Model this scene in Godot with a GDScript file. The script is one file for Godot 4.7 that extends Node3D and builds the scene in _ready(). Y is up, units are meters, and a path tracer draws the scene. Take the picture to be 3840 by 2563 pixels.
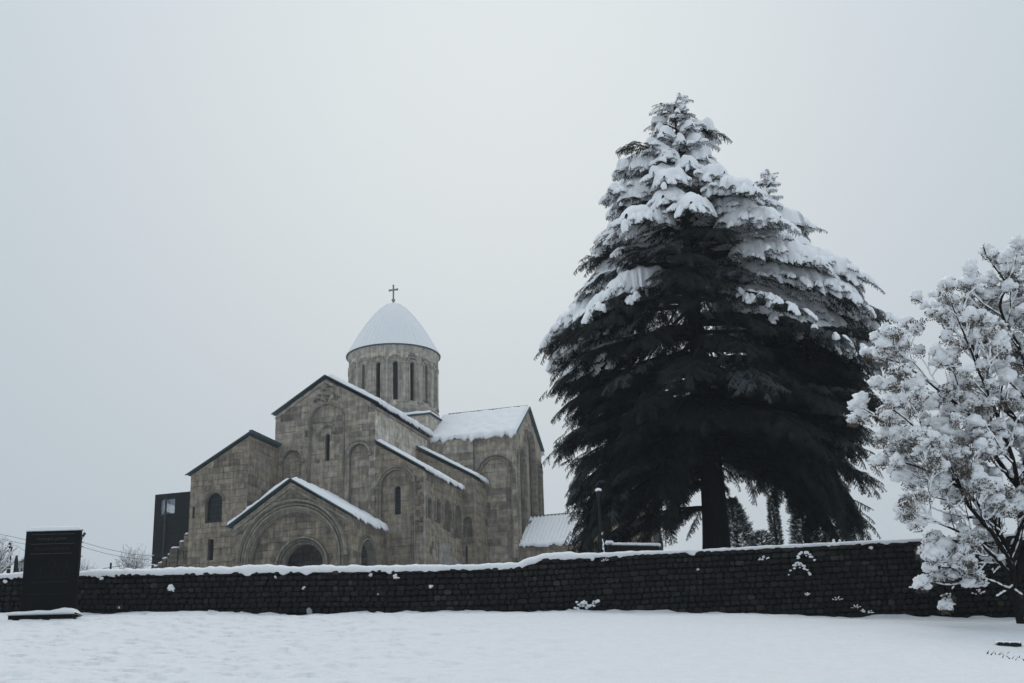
extends Node3D
# A stone church in fog behind a snow-capped wall, a snow-laden cedar and a snowy seed tree.
# y is up, metres. The camera stands at the foot of a snow slope and looks up it.

const WALL_A := Vector2(-13.0, 34.5)      # x and distance ahead of the wall's front face, one end
const WALL_B := Vector2(11.26, 31.0)      # other end
const CHURCH_AT := Vector3(-14.33, 0.0, -100.0)
const CHURCH_TURN := -17.3

var rng := RandomNumberGenerator.new()
var M := {}
var NZ: FastNoiseLite
var names := {}

# ------------------------------------------------------------------ mesh builder
class MB:
	var v := PackedVector3Array()
	var n := PackedVector3Array()
	var c := PackedColorArray()
	var ix := PackedInt32Array()

	# corners counter-clockwise seen from outside
	func tri(a: Vector3, b: Vector3, d: Vector3, col := Color.WHITE) -> void:
		var nn := (b - a).cross(d - a).normalized()
		var k := v.size()
		v.append(a); v.append(b); v.append(d)
		n.append(nn); n.append(nn); n.append(nn)
		c.append(col); c.append(col); c.append(col)
		ix.append(k); ix.append(k + 2); ix.append(k + 1)

	func quad(a: Vector3, b: Vector3, d: Vector3, e: Vector3, col := Color.WHITE) -> void:
		var nn := (d - a).cross(e - b).normalized()
		var k := v.size()
		v.append(a); v.append(b); v.append(d); v.append(e)
		for i in 4:
			n.append(nn)
			c.append(col)
		ix.append_array([k, k + 2, k + 1, k, k + 3, k + 2])

	# a box from its centre, half sizes along three axes
	func box(o: Vector3, x: Vector3, y: Vector3, z: Vector3, col := Color.WHITE) -> void:
		quad(o - x - y + z, o + x - y + z, o + x + y + z, o - x + y + z, col)
		quad(o + x - y - z, o - x - y - z, o - x + y - z, o + x + y - z, col)
		quad(o + x - y + z, o + x - y - z, o + x + y - z, o + x + y + z, col)
		quad(o - x - y - z, o - x - y + z, o - x + y + z, o - x + y - z, col)
		quad(o - x + y + z, o + x + y + z, o + x + y - z, o - x + y - z, col)
		quad(o - x - y - z, o + x - y - z, o + x - y + z, o - x - y + z, col)

	func bar(a: Vector3, b: Vector3, up: Vector3, w: float, h: float, col := Color.WHITE) -> void:
		var d := (b - a)
		var s := d.cross(up).normalized()
		var u := s.cross(d).normalized()
		box((a + b) * 0.5, s * w * 0.5, u * h * 0.5, -d * 0.5, col)

	# smooth grid of points, rows of equal length, p[i][j]; faces turned so that normal = d/di x d/dj
	func grid(p: Array, cols: int, wrap: bool, col := Color.WHITE) -> void:
		var rows: int = p.size() / cols
		var k := v.size()
		for i in rows:
			var im := maxi(i - 1, 0)
			var ip := mini(i + 1, rows - 1)
			for j in cols:
				var jm := (j - 1 + cols) % cols if wrap else maxi(j - 1, 0)
				var jp := (j + 1) % cols if wrap else mini(j + 1, cols - 1)
				var a: Vector3 = p[ip * cols + j] - p[im * cols + j]
				var b: Vector3 = p[i * cols + jp] - p[i * cols + jm]
				var nn := a.cross(b)
				v.append(p[i * cols + j])
				n.append(nn.normalized() if nn.length_squared() > 1e-16 else Vector3.UP)
				c.append(col)
		var jj := cols if wrap else cols - 1
		for i in rows - 1:
			for j in jj:
				var q := (j + 1) % cols
				var a := k + i * cols + j
				var b := k + (i + 1) * cols + j
				var d := k + (i + 1) * cols + q
				var e := k + i * cols + q
				ix.append_array([a, d, b, a, e, d])

	# tube through points with radii
	func tube(pts: PackedVector3Array, rad: PackedFloat32Array, sides: int, col := Color.WHITE) -> void:
		var p: Array = []
		var m := pts.size()
		var ref := Vector3(0.31, 0.2, 0.93).normalized()
		var k := v.size()
		for i in m:
			var t := (pts[mini(i + 1, m - 1)] - pts[maxi(i - 1, 0)]).normalized()
			if absf(t.dot(ref)) > 0.97:
				ref = Vector3(0.9, 0.4, 0.1).normalized()
			var a := t.cross(ref).normalized()
			var b := t.cross(a)
			ref = b.cross(t).normalized() * -1.0 if false else ref
			for j in sides:
				var f := TAU * j / sides
				var nn := a * cos(f) + b * sin(f)
				v.append(pts[i] + nn * rad[i])
				n.append(nn)
				c.append(col)
		for i in m - 1:
			for j in sides:
				var q := (j + 1) % sides
				var a := k + i * sides + j
				var b := k + (i + 1) * sides + j
				var d := k + (i + 1) * sides + q
				var e := k + i * sides + q
				ix.append_array([a, b, d, a, d, e])
		# end caps
		for end in [0, m - 1]:
			var cc := v.size()
			var t2: Vector3 = (pts[1] - pts[0]).normalized() if end else (pts[0] - pts[1]).normalized()
			if end:
				t2 = (pts[m - 1] - pts[m - 2]).normalized()
			v.append(pts[end] + t2 * rad[end] * 0.5)
			n.append(t2)
			c.append(col)
			for j in sides:
				var q := (j + 1) % sides
				if end:
					ix.append_array([cc, k + end * sides + q, k + end * sides + j])
				else:
					ix.append_array([cc, k + j, k + q])

	# flat polygon in a frame, extruded from depth d0 (back) to d1 (front); no back face
	func slab(poly: PackedVector2Array, o: Vector3, ux: Vector3, uy: Vector3, nn: Vector3, d0: float, d1: float, col := Color.WHITE, back := false, sides := true) -> void:
		var q := poly
		if Geometry2D.is_polygon_clockwise(q):
			q = q.duplicate()
			q.reverse()
		var t := Geometry2D.triangulate_polygon(q)
		var k := v.size()
		for pt in q:
			v.append(o + ux * pt.x + uy * pt.y + nn * d1)
			n.append(nn)
			c.append(col)
		for i in range(0, t.size(), 3):
			var a := q[t[i]]
			var b := q[t[i + 1]]
			var d := q[t[i + 2]]
			if (b - a).cross(d - a) > 0.0:
				ix.append_array([k + t[i], k + t[i + 2], k + t[i + 1]])
			else:
				ix.append_array([k + t[i], k + t[i + 1], k + t[i + 2]])
		if back:
			k = v.size()
			for pt in q:
				v.append(o + ux * pt.x + uy * pt.y + nn * d0)
				n.append(-nn)
				c.append(col)
			for i in range(0, t.size(), 3):
				ix.append_array([k + t[i], k + t[i + 1], k + t[i + 2]])
		if sides:
			for i in q.size():
				var a := q[i]
				var b := q[(i + 1) % q.size()]
				var A := o + ux * a.x + uy * a.y
				var B := o + ux * b.x + uy * b.y
				quad(A + nn * d0, B + nn * d0, B + nn * d1, A + nn * d1, col)

	func add(other: MB, x: Transform3D, col := Color.WHITE) -> void:
		var k := v.size()
		for i in other.v.size():
			v.append(x * other.v[i])
			n.append((x.basis * other.n[i]).normalized())
			c.append(other.c[i] * col)
		for i in other.ix:
			ix.append(k + i)

	func mesh() -> ArrayMesh:
		var arr := []
		arr.resize(Mesh.ARRAY_MAX)
		arr[Mesh.ARRAY_VERTEX] = v
		arr[Mesh.ARRAY_NORMAL] = n
		arr[Mesh.ARRAY_COLOR] = c
		arr[Mesh.ARRAY_INDEX] = ix
		var m := ArrayMesh.new()
		m.add_surface_from_arrays(Mesh.PRIMITIVE_TRIANGLES, arr)
		return m

# ------------------------------------------------------------------ nodes
func numbered(called: String) -> String:
	var k: int = names.get(called, 0)
	names[called] = k + 1
	return called if k == 0 else "%s_%03d" % [called, k]

func tag(o: Node3D, label: String, category: String, group := "") -> Node3D:
	o.set_meta("label", label)
	o.set_meta("category", category)
	if group:
		o.set_meta("group", group)
	return o

func thing(called: String, label: String, category: String, at := Vector3.ZERO, turn := 0.0, group := "") -> Node3D:
	var o := Node3D.new()
	o.name = numbered(called)
	add_child(o)
	o.position = at
	o.rotation_degrees.y = turn
	tag(o, label, category, group)
	return o

func put(called: String, b: MB, mat: Material, parent: Node3D) -> MeshInstance3D:
	var o := MeshInstance3D.new()
	o.name = numbered(called) if parent == self else called
	o.mesh = b.mesh()
	o.material_override = mat
	parent.add_child(o, true)
	return o

func put_mesh(called: String, m: Mesh, mat: Material, parent: Node3D, x: Transform3D) -> MeshInstance3D:
	var o := MeshInstance3D.new()
	o.name = called
	o.mesh = m
	o.material_override = mat
	o.transform = x
	parent.add_child(o, true)
	return o

func many(called: String, b: MB, mat: Material, parent: Node3D, xs: Array) -> MultiMeshInstance3D:
	var mm := MultiMesh.new()
	mm.transform_format = MultiMesh.TRANSFORM_3D
	mm.mesh = b.mesh()
	mm.instance_count = xs.size()
	for i in xs.size():
		mm.set_instance_transform(i, xs[i])
	var o := MultiMeshInstance3D.new()
	o.name = called
	o.multimesh = mm
	o.material_override = mat
	parent.add_child(o, true)
	o.set_meta("kind", "stuff")
	return o

# ------------------------------------------------------------------ materials
func lin(r: float, g: float, b: float) -> Color:
	return Color(r, g, b).linear_to_srgb()

func noise_image(freq: float, sd: int, w := 512, h := 512, oct := 4) -> Image:
	var f := FastNoiseLite.new()
	f.noise_type = FastNoiseLite.TYPE_SIMPLEX_SMOOTH
	f.frequency = freq
	f.seed = sd
	f.fractal_octaves = oct
	return f.get_seamless_image(w, h)

func tex(im: Image) -> ImageTexture:
	return ImageTexture.create_from_image(im)

# grey-level mottling between lo and hi out of up to three noises
func mottle(a: Image, b: Image, s: Image, lo: float, hi: float, wa: float, wb: float, ws: float, tint := Vector3.ONE) -> Image:
	var w := a.get_width()
	var h := a.get_height()
	var da := a.get_data()
	var db := b.get_data()
	var ds := s.get_data()
	var out := PackedByteArray()
	out.resize(w * h * 3)
	var tot := 255.0 * (wa + wb + ws)
	for i in w * h:
		var t := (da[i] * wa + db[i] * wb + ds[i] * ws) / tot
		t = clampf((t - 0.5) * 1.7 + 0.5, 0.0, 1.0)
		var x := lerpf(lo, hi, t) * 255.0
		out[i * 3] = int(clampf(x * lerpf(tint.x, 1.0, t), 0, 255))
		out[i * 3 + 1] = int(clampf(x * lerpf(tint.y, 1.0, t), 0, 255))
		out[i * 3 + 2] = int(clampf(x * lerpf(tint.z, 1.0, t), 0, 255))
	return Image.create_from_data(w, h, false, Image.FORMAT_RGB8, out)

func mat(col: Color, rough := 0.9, vcol := false, t: Texture2D = null, scale := Vector3.ONE, nrm: Texture2D = null, nscale := 1.0) -> StandardMaterial3D:
	var m := StandardMaterial3D.new()
	m.albedo_color = col
	m.roughness = rough
	m.metallic_specular = 0.3
	m.vertex_color_use_as_albedo = vcol
	if t:
		m.albedo_texture = t
	if nrm:
		m.normal_enabled = true
		m.normal_texture = nrm
		m.normal_scale = nscale
	if t or nrm:
		m.uv1_triplanar = true
		m.uv1_world_triplanar = true
		m.uv1_scale = scale
	return m

func make_materials() -> void:
	var a := noise_image(0.012, 3)
	var b := noise_image(0.06, 7)
	var fine := noise_image(0.2, 11)
	var st := noise_image(0.03, 19, 512, 64)
	st.resize(512, 512, Image.INTERPOLATE_CUBIC)
	a.convert(Image.FORMAT_L8); b.convert(Image.FORMAT_L8); fine.convert(Image.FORMAT_L8); st.convert(Image.FORMAT_L8)
	var stone_t := tex(mottle(a, b, st, 0.56, 1.0, 1.5, 0.7, 1.1, Vector3(0.98, 1.0, 1.03)))
	var rough_t := tex(mottle(b, fine, a, 0.45, 1.0, 1.0, 1.0, 0.6))
	var snow_t := tex(mottle(a, b, fine, 0.93, 1.0, 0.7, 1.0, 1.0))
	var bark_t := tex(mottle(st, fine, b, 0.4, 1.0, 1.6, 0.8, 0.5))
	var hb := b.duplicate()
	hb.bump_map_to_normal_map(6.0)
	var n_mid := tex(hb)
	var hf := fine.duplicate()
	hf.bump_map_to_normal_map(4.0)
	var n_fine := tex(hf)
	M.stone = mat(Color.WHITE, 0.92, true, stone_t, Vector3(0.22, 0.22, 0.22), n_fine, 0.6)
	M.tones = []
	for k in STONE_AGE_SHADING:
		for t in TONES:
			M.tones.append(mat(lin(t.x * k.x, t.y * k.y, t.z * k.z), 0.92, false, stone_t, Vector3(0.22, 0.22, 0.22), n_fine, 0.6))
	M.wall_tones = []
	for t in WALL_TONES:
		M.wall_tones.append(mat(lin(t.x, t.y, t.z), 0.85, false, rough_t, Vector3(1.4, 1.4, 1.4), n_mid, 1.2))
	M.wall = mat(Color.WHITE, 0.85, true, rough_t, Vector3(1.4, 1.4, 1.4), n_mid, 1.2)
	M.snow = mat(lin(0.92, 0.93, 0.945), 0.8, false, snow_t, Vector3(0.6, 0.6, 0.6), n_mid, 0.25)
	M.snow_old = mat(lin(0.80, 0.815, 0.835), 0.8, false, snow_t, Vector3(0.5, 0.5, 0.5), n_mid, 0.35)
	M.snow_far = mat(lin(0.92, 0.93, 0.945), 0.8, false, snow_t, Vector3(0.3, 0.3, 0.3), n_mid, 0.2)
	M.snow_plain = mat(lin(0.92, 0.93, 0.945), 0.8)
	M.copper = mat(lin(0.12, 0.19, 0.205), 0.6, false, rough_t, Vector3(0.8, 0.8, 0.8))
	M.glass = mat(lin(0.012, 0.014, 0.017), 0.25)
	M.iron = mat(lin(0.02, 0.02, 0.022), 0.6)
	M.black = mat(lin(0.0035, 0.0037, 0.0037), 0.75, false, rough_t, Vector3(2, 2, 2))
	M.etch = mat(lin(0.06, 0.062, 0.058), 0.6)
	M.etch_dim = mat(lin(0.017, 0.018, 0.0175), 0.7)
	M.etch_faint = mat(lin(0.009, 0.0095, 0.009), 0.7)
	M.panel = mat(lin(0.009, 0.010, 0.011), 0.7, false, rough_t, Vector3(0.5, 0.5, 0.5))
	M.steel = mat(lin(0.03, 0.036, 0.04), 0.5)
	M.cross = mat(lin(0.2, 0.235, 0.255), 0.5)
	M.bark = mat(lin(0.014, 0.013, 0.012), 0.95, false, bark_t, Vector3(0.9, 0.9, 0.9), n_mid, 1.0)
	M.bark2 = mat(lin(0.022, 0.019, 0.017), 0.95, false, rough_t, Vector3(3, 3, 3))
	M.needle = mat(lin(0.0115, 0.014, 0.0125), 0.85)
	M.needle2 = mat(lin(0.02, 0.024, 0.0215), 0.85)
	M.frost = mat(lin(0.075, 0.083, 0.09), 0.85)
	M.conifer = mat(lin(0.018, 0.024, 0.023), 0.85)
	M.seed = mat(lin(0.125, 0.105, 0.083), 0.9)
	M.twig = mat(lin(0.05, 0.05, 0.052), 0.9)
	M.timber = mat(lin(0.02, 0.018, 0.016), 0.9)
	var pane := mat(Color(0.75, 0.8, 0.85, 0.22), 0.05)
	pane.transparency = BaseMaterial3D.TRANSPARENCY_ALPHA
	pane.metallic_specular = 0.5
	M.pane = pane

const TONES: Array[Vector3] = [Vector3(0.557, 0.481, 0.381), Vector3(0.525, 0.455, 0.362), Vector3(0.588, 0.511, 0.413), Vector3(0.441, 0.384, 0.309), Vector3(0.557, 0.468, 0.356), Vector3(0.325, 0.288, 0.234), Vector3(0.536, 0.473, 0.389), Vector3(0.220, 0.197, 0.165), Vector3(0.610, 0.546, 0.463)]
# weathered old work darkened for shade, great gable, pale new drum lightened for haze
const STONE_AGE_SHADING: Array[Vector3] = [Vector3(0.84, 0.80, 0.75), Vector3(1.08, 1.06, 1.05), Vector3(1.55, 1.56, 1.58)]
const WALL_TONES: Array[Vector3] = [Vector3(0.0373, 0.0373, 0.0356), Vector3(0.0490, 0.0483, 0.0451), Vector3(0.0294, 0.0294, 0.0291), Vector3(0.0678, 0.0647, 0.0584), Vector3(0.0412, 0.0415, 0.0412), Vector3(0.0953, 0.0906, 0.0820), Vector3(0.0561, 0.0498, 0.0443)]

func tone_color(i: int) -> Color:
	var t := TONES[i] * STONE_AGE_SHADING[age_shading]
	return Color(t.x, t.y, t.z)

# ------------------------------------------------------------------ ready
func _ready() -> void:
	rng.seed = 20240117
	NZ = FastNoiseLite.new()
	NZ.noise_type = FastNoiseLite.TYPE_SIMPLEX_SMOOTH
	NZ.frequency = 1.0
	NZ.seed = 5
	NZ.fractal_octaves = 2
	var cam := Camera3D.new()
	cam.name = "camera"
	add_child(cam)
	cam.fov = 28.13
	cam.near = 0.1
	cam.far = 3000.0
	cam.position = Vector3(0, 1.6, 0)
	cam.rotation_degrees = Vector3(17.7, 0, -1.57)
	cam.current = true
	make_light()
	make_materials()
	make_ground()
	make_church()
	make_annex()
	make_ruin()
	make_glass_building()
	make_boundary_wall()
	make_cedar()
	make_seed_tree()
	make_sign()
	make_background()
	make_small_things()

func make_light() -> void:
	var sky_mat := PanoramaSkyMaterial.new()
	var W := 512
	var H := 256
	var data := PackedFloat32Array()
	data.resize(W * H * 3)
	var glow := Vector3(0.0, 0.46, -0.888).normalized()
	for y in H:
		var el := PI * (0.5 - (y + 0.5) / H)
		for x in W:
			var az := TAU * (x + 0.5) / W            # column 0 looks along -z
			var d := Vector3(sin(az) * cos(el), sin(el), -cos(az) * cos(el))
			var ang := rad_to_deg(acos(clampf(d.dot(glow), -1, 1)))
			var g := exp(-pow(ang / 18.5, 2.0))
			var up := clampf(sin(el), 0.0, 1.0)
			var base := Vector3(0.437, 0.499, 0.556) * (1.0 + 0.45 * up * up)
			var c := base + Vector3(0.208, 0.18, 0.128) * g
			if el < 0.0:
				c = Vector3(0.41, 0.46, 0.52)
			var i := (y * W + x) * 3
			data[i] = c.x
			data[i + 1] = c.y
			data[i + 2] = c.z
	sky_mat.panorama = tex(Image.create_from_data(W, H, false, Image.FORMAT_RGBF, data.to_byte_array()))
	var sky := Sky.new()
	sky.sky_material = sky_mat
	var env := Environment.new()
	env.background_mode = Environment.BG_SKY
	env.sky = sky
	env.tonemap_mode = Environment.TONE_MAPPER_LINEAR
	env.tonemap_exposure = 1.12
	env.fog_enabled = true
	env.fog_density = 0.0006
	env.fog_light_color = Color(0.86, 0.9, 0.93)
	env.sdfgi_enabled = true
	env.ssao_enabled = true
	env.ssil_enabled = true
	var we := WorldEnvironment.new()
	we.name = "world_environment"
	we.environment = env
	add_child(we)
	var sun := DirectionalLight3D.new()
	sun.name = "sun"
	sun.light_energy = 0.25
	sun.light_angular_distance = 40.0
	sun.light_color = Color(1.0, 0.97, 0.93)
	sun.shadow_enabled = true
	add_child(sun)
	sun.look_at_from_position(Vector3.ZERO, -Vector3(-0.03, 0.85, -0.53), Vector3.UP)

# ------------------------------------------------------------------ terrain
func curve_at(c: Array, x: float) -> float:
	if x <= c[0].x:
		return c[0].y
	for i in c.size() - 1:
		if x <= c[i + 1].x:
			return lerpf(c[i].y, c[i + 1].y, (x - c[i].x) / maxf(c[i + 1].x - c[i].x, 1e-6))
	return c[c.size() - 1].y

const BASE: Array[Vector2] = [Vector2(-30, 6.6), Vector2(0.0, 5.85), Vector2(2.12, 5.73), Vector2(5.59, 5.64), Vector2(7.9, 5.47), Vector2(10.49, 5.42), Vector2(13.22, 5.31), Vector2(16.29, 5.18), Vector2(17.69, 5.1), Vector2(20.24, 4.9), Vector2(22.16, 4.79), Vector2(24.51, 4.66), Vector2(40, 4.1)]
const TOP: Array[Vector2] = [Vector2(-30, 6.9), Vector2(-0.09, 6.75), Vector2(2.05, 6.7), Vector2(4.34, 6.62), Vector2(6.91, 6.55), Vector2(10.06, 6.43), Vector2(12.85, 6.36), Vector2(13.3, 6.35), Vector2(13.33, 6.45), Vector2(13.62, 6.45), Vector2(13.66, 6.53), Vector2(40, 6.55)]

func wall_s(x: float) -> float:
	return (x - WALL_A.x) * 24.51 / (WALL_B.x - WALL_A.x)

func wall_d(x: float) -> float:
	return lerpf(WALL_A.y, WALL_B.y, (x - WALL_A.x) / (WALL_B.x - WALL_A.x))

func terrace(x: float, d: float) -> float:
	var zw := wall_d(clampf(x, -40, 40))
	var tw := curve_at(TOP, wall_s(clampf(x, -40, 40))) - 0.12
	var c := [Vector2(zw, tw), Vector2(60, 10.1), Vector2(92, 14.1), Vector2(118, 15.0), Vector2(200, 15.4), Vector2(320, 14.0), Vector2(900, -20)]
	return curve_at(c, d)

func ground_y(x: float, d: float) -> float:
	var zw := wall_d(clampf(x, -40, 40))
	if d > zw + 0.22:
		return terrace(x, d) + 0.05 * NZ.get_noise_2d(x * 0.5, d * 0.5)
	var yb := curve_at(BASE, wall_s(clampf(x, -40, 40)))
	var t := d / zw
	var y := yb * t
	if d < 0:
		y = yb * t * 0.6
	# hollow beside the seed tree
	y -= 0.22 * exp(-pow((x - 9.2) / 2.6, 2.0) - pow((d - 21.5) / 4.0, 2.0))
	var near := clampf((d - 8.0) / 6.0, 0.0, 1.0)
	y += near * (0.05 * NZ.get_noise_2d(x * 0.35, d * 0.5) + 0.022 * NZ.get_noise_2d(x * 1.3 + 40, d * 1.6) + 0.006 * NZ.get_noise_2d(x * 4.5, d * 5.5 + 7))
	# trodden, lumpier snow on one side
	var tr := clampf(0.5 - (x + 1.0) * 0.14, 0.15, 1.0)
	var fp := NZ.get_noise_2d(x * 3.1 + 9, d * 2.2 + 70)
	y -= near * tr * 0.4 * maxf(0.0, fp - 0.2)
	# snow banked against the wall foot
	y += 0.05 * exp(-pow((d - zw) / 0.5, 2.0)) * (0.3 + NZ.get_noise_2d(x * 0.9 + 3, 11.0) + 0.35 * NZ.get_noise_2d(x * 4.0, 31.0))
	return y

func make_ground() -> void:
	var xs: Array[float] = []
	for q in [-700, -400, -250, -160, -100, -70, -50, -38, -30, -25, -21, -18.5, -17]:
		xs.append(q)
	var f := -16.0
	while f < 14.0:
		xs.append(f)
		f += 0.12
	for q in [14.4, 15.5, 17, 20, 24, 30, 38, 50, 70, 100, 160, 250, 400, 700]:
		xs.append(q)
	var ds: Array[float] = []
	for q in [-120, -60, -30, -12, -4, 0, 4, 7, 10]:
		ds.append(q)
	f = 12.0
	while f < 36.5:
		ds.append(f)
		f += 0.13
	for q in range(38, 130, 4):
		ds.append(q)
	for q in [140, 160, 200, 260, 320, 450, 650, 900]:
		ds.append(q)
	var p: Array = []
	for d in ds:
		for x in xs:
			p.append(Vector3(x, ground_y(x, d), -d))
	var b := MB.new()
	# rows run away from the camera, columns to the right: normal = d/di x d/dj points down, so swap
	var q: Array = []
	for i in range(ds.size() - 1, -1, -1):
		for j in xs.size():
			q.append(p[i * xs.size() + j])
	b.grid(q, xs.size(), false)
	var g := put("ground", b, M.snow_old, self)
	g.set_meta("kind", "structure")
	g.set_meta("label", "smooth snow-covered slope rising to the dark wall and the church")

# ------------------------------------------------------------------ masonry
var blocks_left := 300
var age_shading := 0                              # which stone tint is being laid
var block_meshes: Array[ArrayMesh] = []

class Face:
	var o: Vector3
	var ux: Vector3
	var n: Vector3
	func _init(oo: Vector3, x: Vector3, nn: Vector3) -> void:
		o = oo
		ux = x
		n = nn
	func at(u: float, y: float, d := 0.0) -> Vector3:
		return o + ux * u + Vector3.UP * y + n * d

func front(w: float) -> Face:
	return Face.new(Vector3(0, 0, -w), Vector3.RIGHT, Vector3.BACK)

func side(u: float) -> Face:
	return Face.new(Vector3(u, 0, 0), Vector3(0, 0, -1), Vector3.RIGHT)

func arch_poly(u0: float, u1: float, y0: float, ytop: float, seg := 14, rise := 0.0) -> PackedVector2Array:
	var r := (u1 - u0) * 0.5
	var cu := (u0 + u1) * 0.5
	var ry := r if rise <= 0.0 else rise
	var cy := ytop - ry
	var out := PackedVector2Array([Vector2(u0, y0), Vector2(u1, y0)])
	for i in seg + 1:
		var a := PI * i / seg
		out.append(Vector2(cu + r * cos(a), cy + ry * sin(a)))
	return out

func rect(u0: float, y0: float, u1: float, y1: float) -> PackedVector2Array:
	return PackedVector2Array([Vector2(u0, y0), Vector2(u1, y0), Vector2(u1, y1), Vector2(u0, y1)])

func cut(poly: PackedVector2Array, outline: PackedVector2Array, holes: Array) -> Array:
	var pieces := Geometry2D.intersect_polygons(poly, outline)
	for h in holes:
		var nx: Array[PackedVector2Array] = []
		for p in pieces:
			for r in Geometry2D.clip_polygons(p, h):
				if not Geometry2D.is_polygon_clockwise(r):
					nx.append(r)
		pieces = nx
	return pieces

# courses of squared stone over a face: proud blocks over recessed mortar
func ashlar(f: Face, outline: PackedVector2Array, holes: Array, depth: float, parent: Node3D, single: bool, course := 0.52, wide := 1.1, smooth := 0.0, soot := 0.0) -> void:
	var lo := outline[0]
	var hi := outline[0]
	for p in outline:
		lo = lo.min(p)
		hi = hi.max(p)
	var b := MB.new()
	var y := lo.y
	while y < hi.y:
		var h := course * rng.randf_range(0.78, 1.2)
		if hi.y - y - h < course * 0.4:
			h = hi.y - y
		var u := lo.x - rng.randf() * wide
		while u < hi.x:
			var w := wide * rng.randf_range(0.6, 1.45)
			if hi.x - u - w < wide * 0.3:
				w = hi.x - u + 0.001
			var cell := rect(u, y, u + w, y + h)
			var tone := 0
			var stain := NZ.get_noise_3d(f.at(u, y).x * 0.23 + 50, y * 0.2, f.at(u, y).z * 0.23)
			var rr := rng.randf()
			if stain + soot > 0.3 and rr < 0.62:          # sooty patches, grouped by the noise
				tone = 3 if rr < 0.3 else (5 if rr < 0.56 else 7)
			elif stain + soot > 0.12 and rr < 0.4:
				tone = 3
			else:
				tone = [0, 1, 6, 2, 4, 1, 0, 6, 3][int(rng.randf() * 8.6)]
			if rng.randf() < smooth:
				tone = 8 if rng.randf() < 0.4 else 0
			var mort := Color(0.13, 0.12, 0.1) if smooth < 0.5 else Color(0.33, 0.31, 0.27)
			for q in cut(cell, outline, holes):
				b.slab(q, f.o, f.ux, Vector3.UP, f.n, -depth - 0.06, -depth - 0.028, mort, false, false)
			var g := 0.006
			var gl := g
			var gb := g
			if smooth < 0.5 and rng.randf() < 0.17:
				gb = 0.026
			if smooth < 0.5 and rng.randf() < 0.12:
				gl = 0.026
			var inner := rect(u + gl, y + gb, u + w - g, y + h - g)
			var out := 0.0
			if smooth < 0.5:
				out = rng.randf_range(-0.012, 0.008)
			var pcs := cut(inner, outline, holes)
			for q in pcs:
				var full: bool = pcs.size() == 1 and q.size() == 4 and absf(area(q) - (w - gl - g) * (h - gb - g)) < 0.002
				if full and single and blocks_left > 0:
					blocks_left -= 1
					var ctr := f.at(u + (w + gl - g) * 0.5, y + (h + gb - g) * 0.5, -depth + out - 0.04)
					var x := Transform3D(Basis(f.ux * (w - gl - g), Vector3.UP * (h - gb - g), f.n * 0.08), ctr)
					put_mesh("block", block_meshes[rng.randi() % block_meshes.size()], M.tones[age_shading * TONES.size() + tone], parent, x)
				else:
					b.slab(q, f.o, f.ux, Vector3.UP, f.n, -depth - 0.05, -depth + out, tone_color(tone))
			u += w
		y += h
	if b.v.size():
		var o := put("ashlar", b, M.stone, parent)
		o.set_meta("kind", "stuff")

func area(q: PackedVector2Array) -> float:
	var s := 0.0
	for i in q.size():
		s += q[i].cross(q[(i + 1) % q.size()])
	return absf(s) * 0.5

# the returns of an opening or niche from depth d0 back to d1
func reveal(b: MB, f: Face, poly: PackedVector2Array, d0: float, d1: float, col: Color) -> void:
	for i in poly.size():
		var p := poly[i]
		var q := poly[(i + 1) % poly.size()]
		b.quad(f.at(p.x, p.y, -d0), f.at(p.x, p.y, -d1), f.at(q.x, q.y, -d1), f.at(q.x, q.y, -d0), col)

# a moulded arch with legs: ring from r0 to r1, proud by d
func arch_band(b: MB, f: Face, cu: float, cy: float, r0: float, r1: float, leg: float, d0: float, d1: float, col: Color, seg := 18, stilt := 1.0) -> void:
	d1 = d0 + (d1 - d0) * 1.7
	var A := PackedVector2Array()
	var B := PackedVector2Array()
	if leg > 0:
		A.append(Vector2(cu + r0, cy - leg))
		B.append(Vector2(cu + r1, cy - leg))
	for i in seg + 1:
		var a := PI * i / seg
		A.append(Vector2(cu + r0 * cos(a), cy + r0 * stilt * sin(a)))
		B.append(Vector2(cu + r1 * cos(a), cy + (r1 - r0 + r0 * stilt) * sin(a)))
	if leg > 0:
		A.append(Vector2(cu - r0, cy - leg))
		B.append(Vector2(cu - r1, cy - leg))
	for i in A.size() - 1:
		var p := A[i]
		var q := A[i + 1]
		var s := B[i]
		var t := B[i + 1]
		var k := col * (0.9 + 0.18 * float((i * 7) % 5) / 4.0)
		k.a = 1.0
		var m0 := p.lerp(s, 0.25)
		var m1 := q.lerp(t, 0.25)
		var m2 := p.lerp(s, 0.75)
		var m3 := q.lerp(t, 0.75)
		b.quad(f.at(p.x, p.y, d0), f.at(m0.x, m0.y, d1), f.at(m1.x, m1.y, d1), f.at(q.x, q.y, d0), k)
		b.quad(f.at(m0.x, m0.y, d1), f.at(m2.x, m2.y, d1), f.at(m3.x, m3.y, d1), f.at(m1.x, m1.y, d1), k)
		b.quad(f.at(m2.x, m2.y, d1), f.at(s.x, s.y, d0), f.at(t.x, t.y, d0), f.at(m3.x, m3.y, d1), k)

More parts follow.
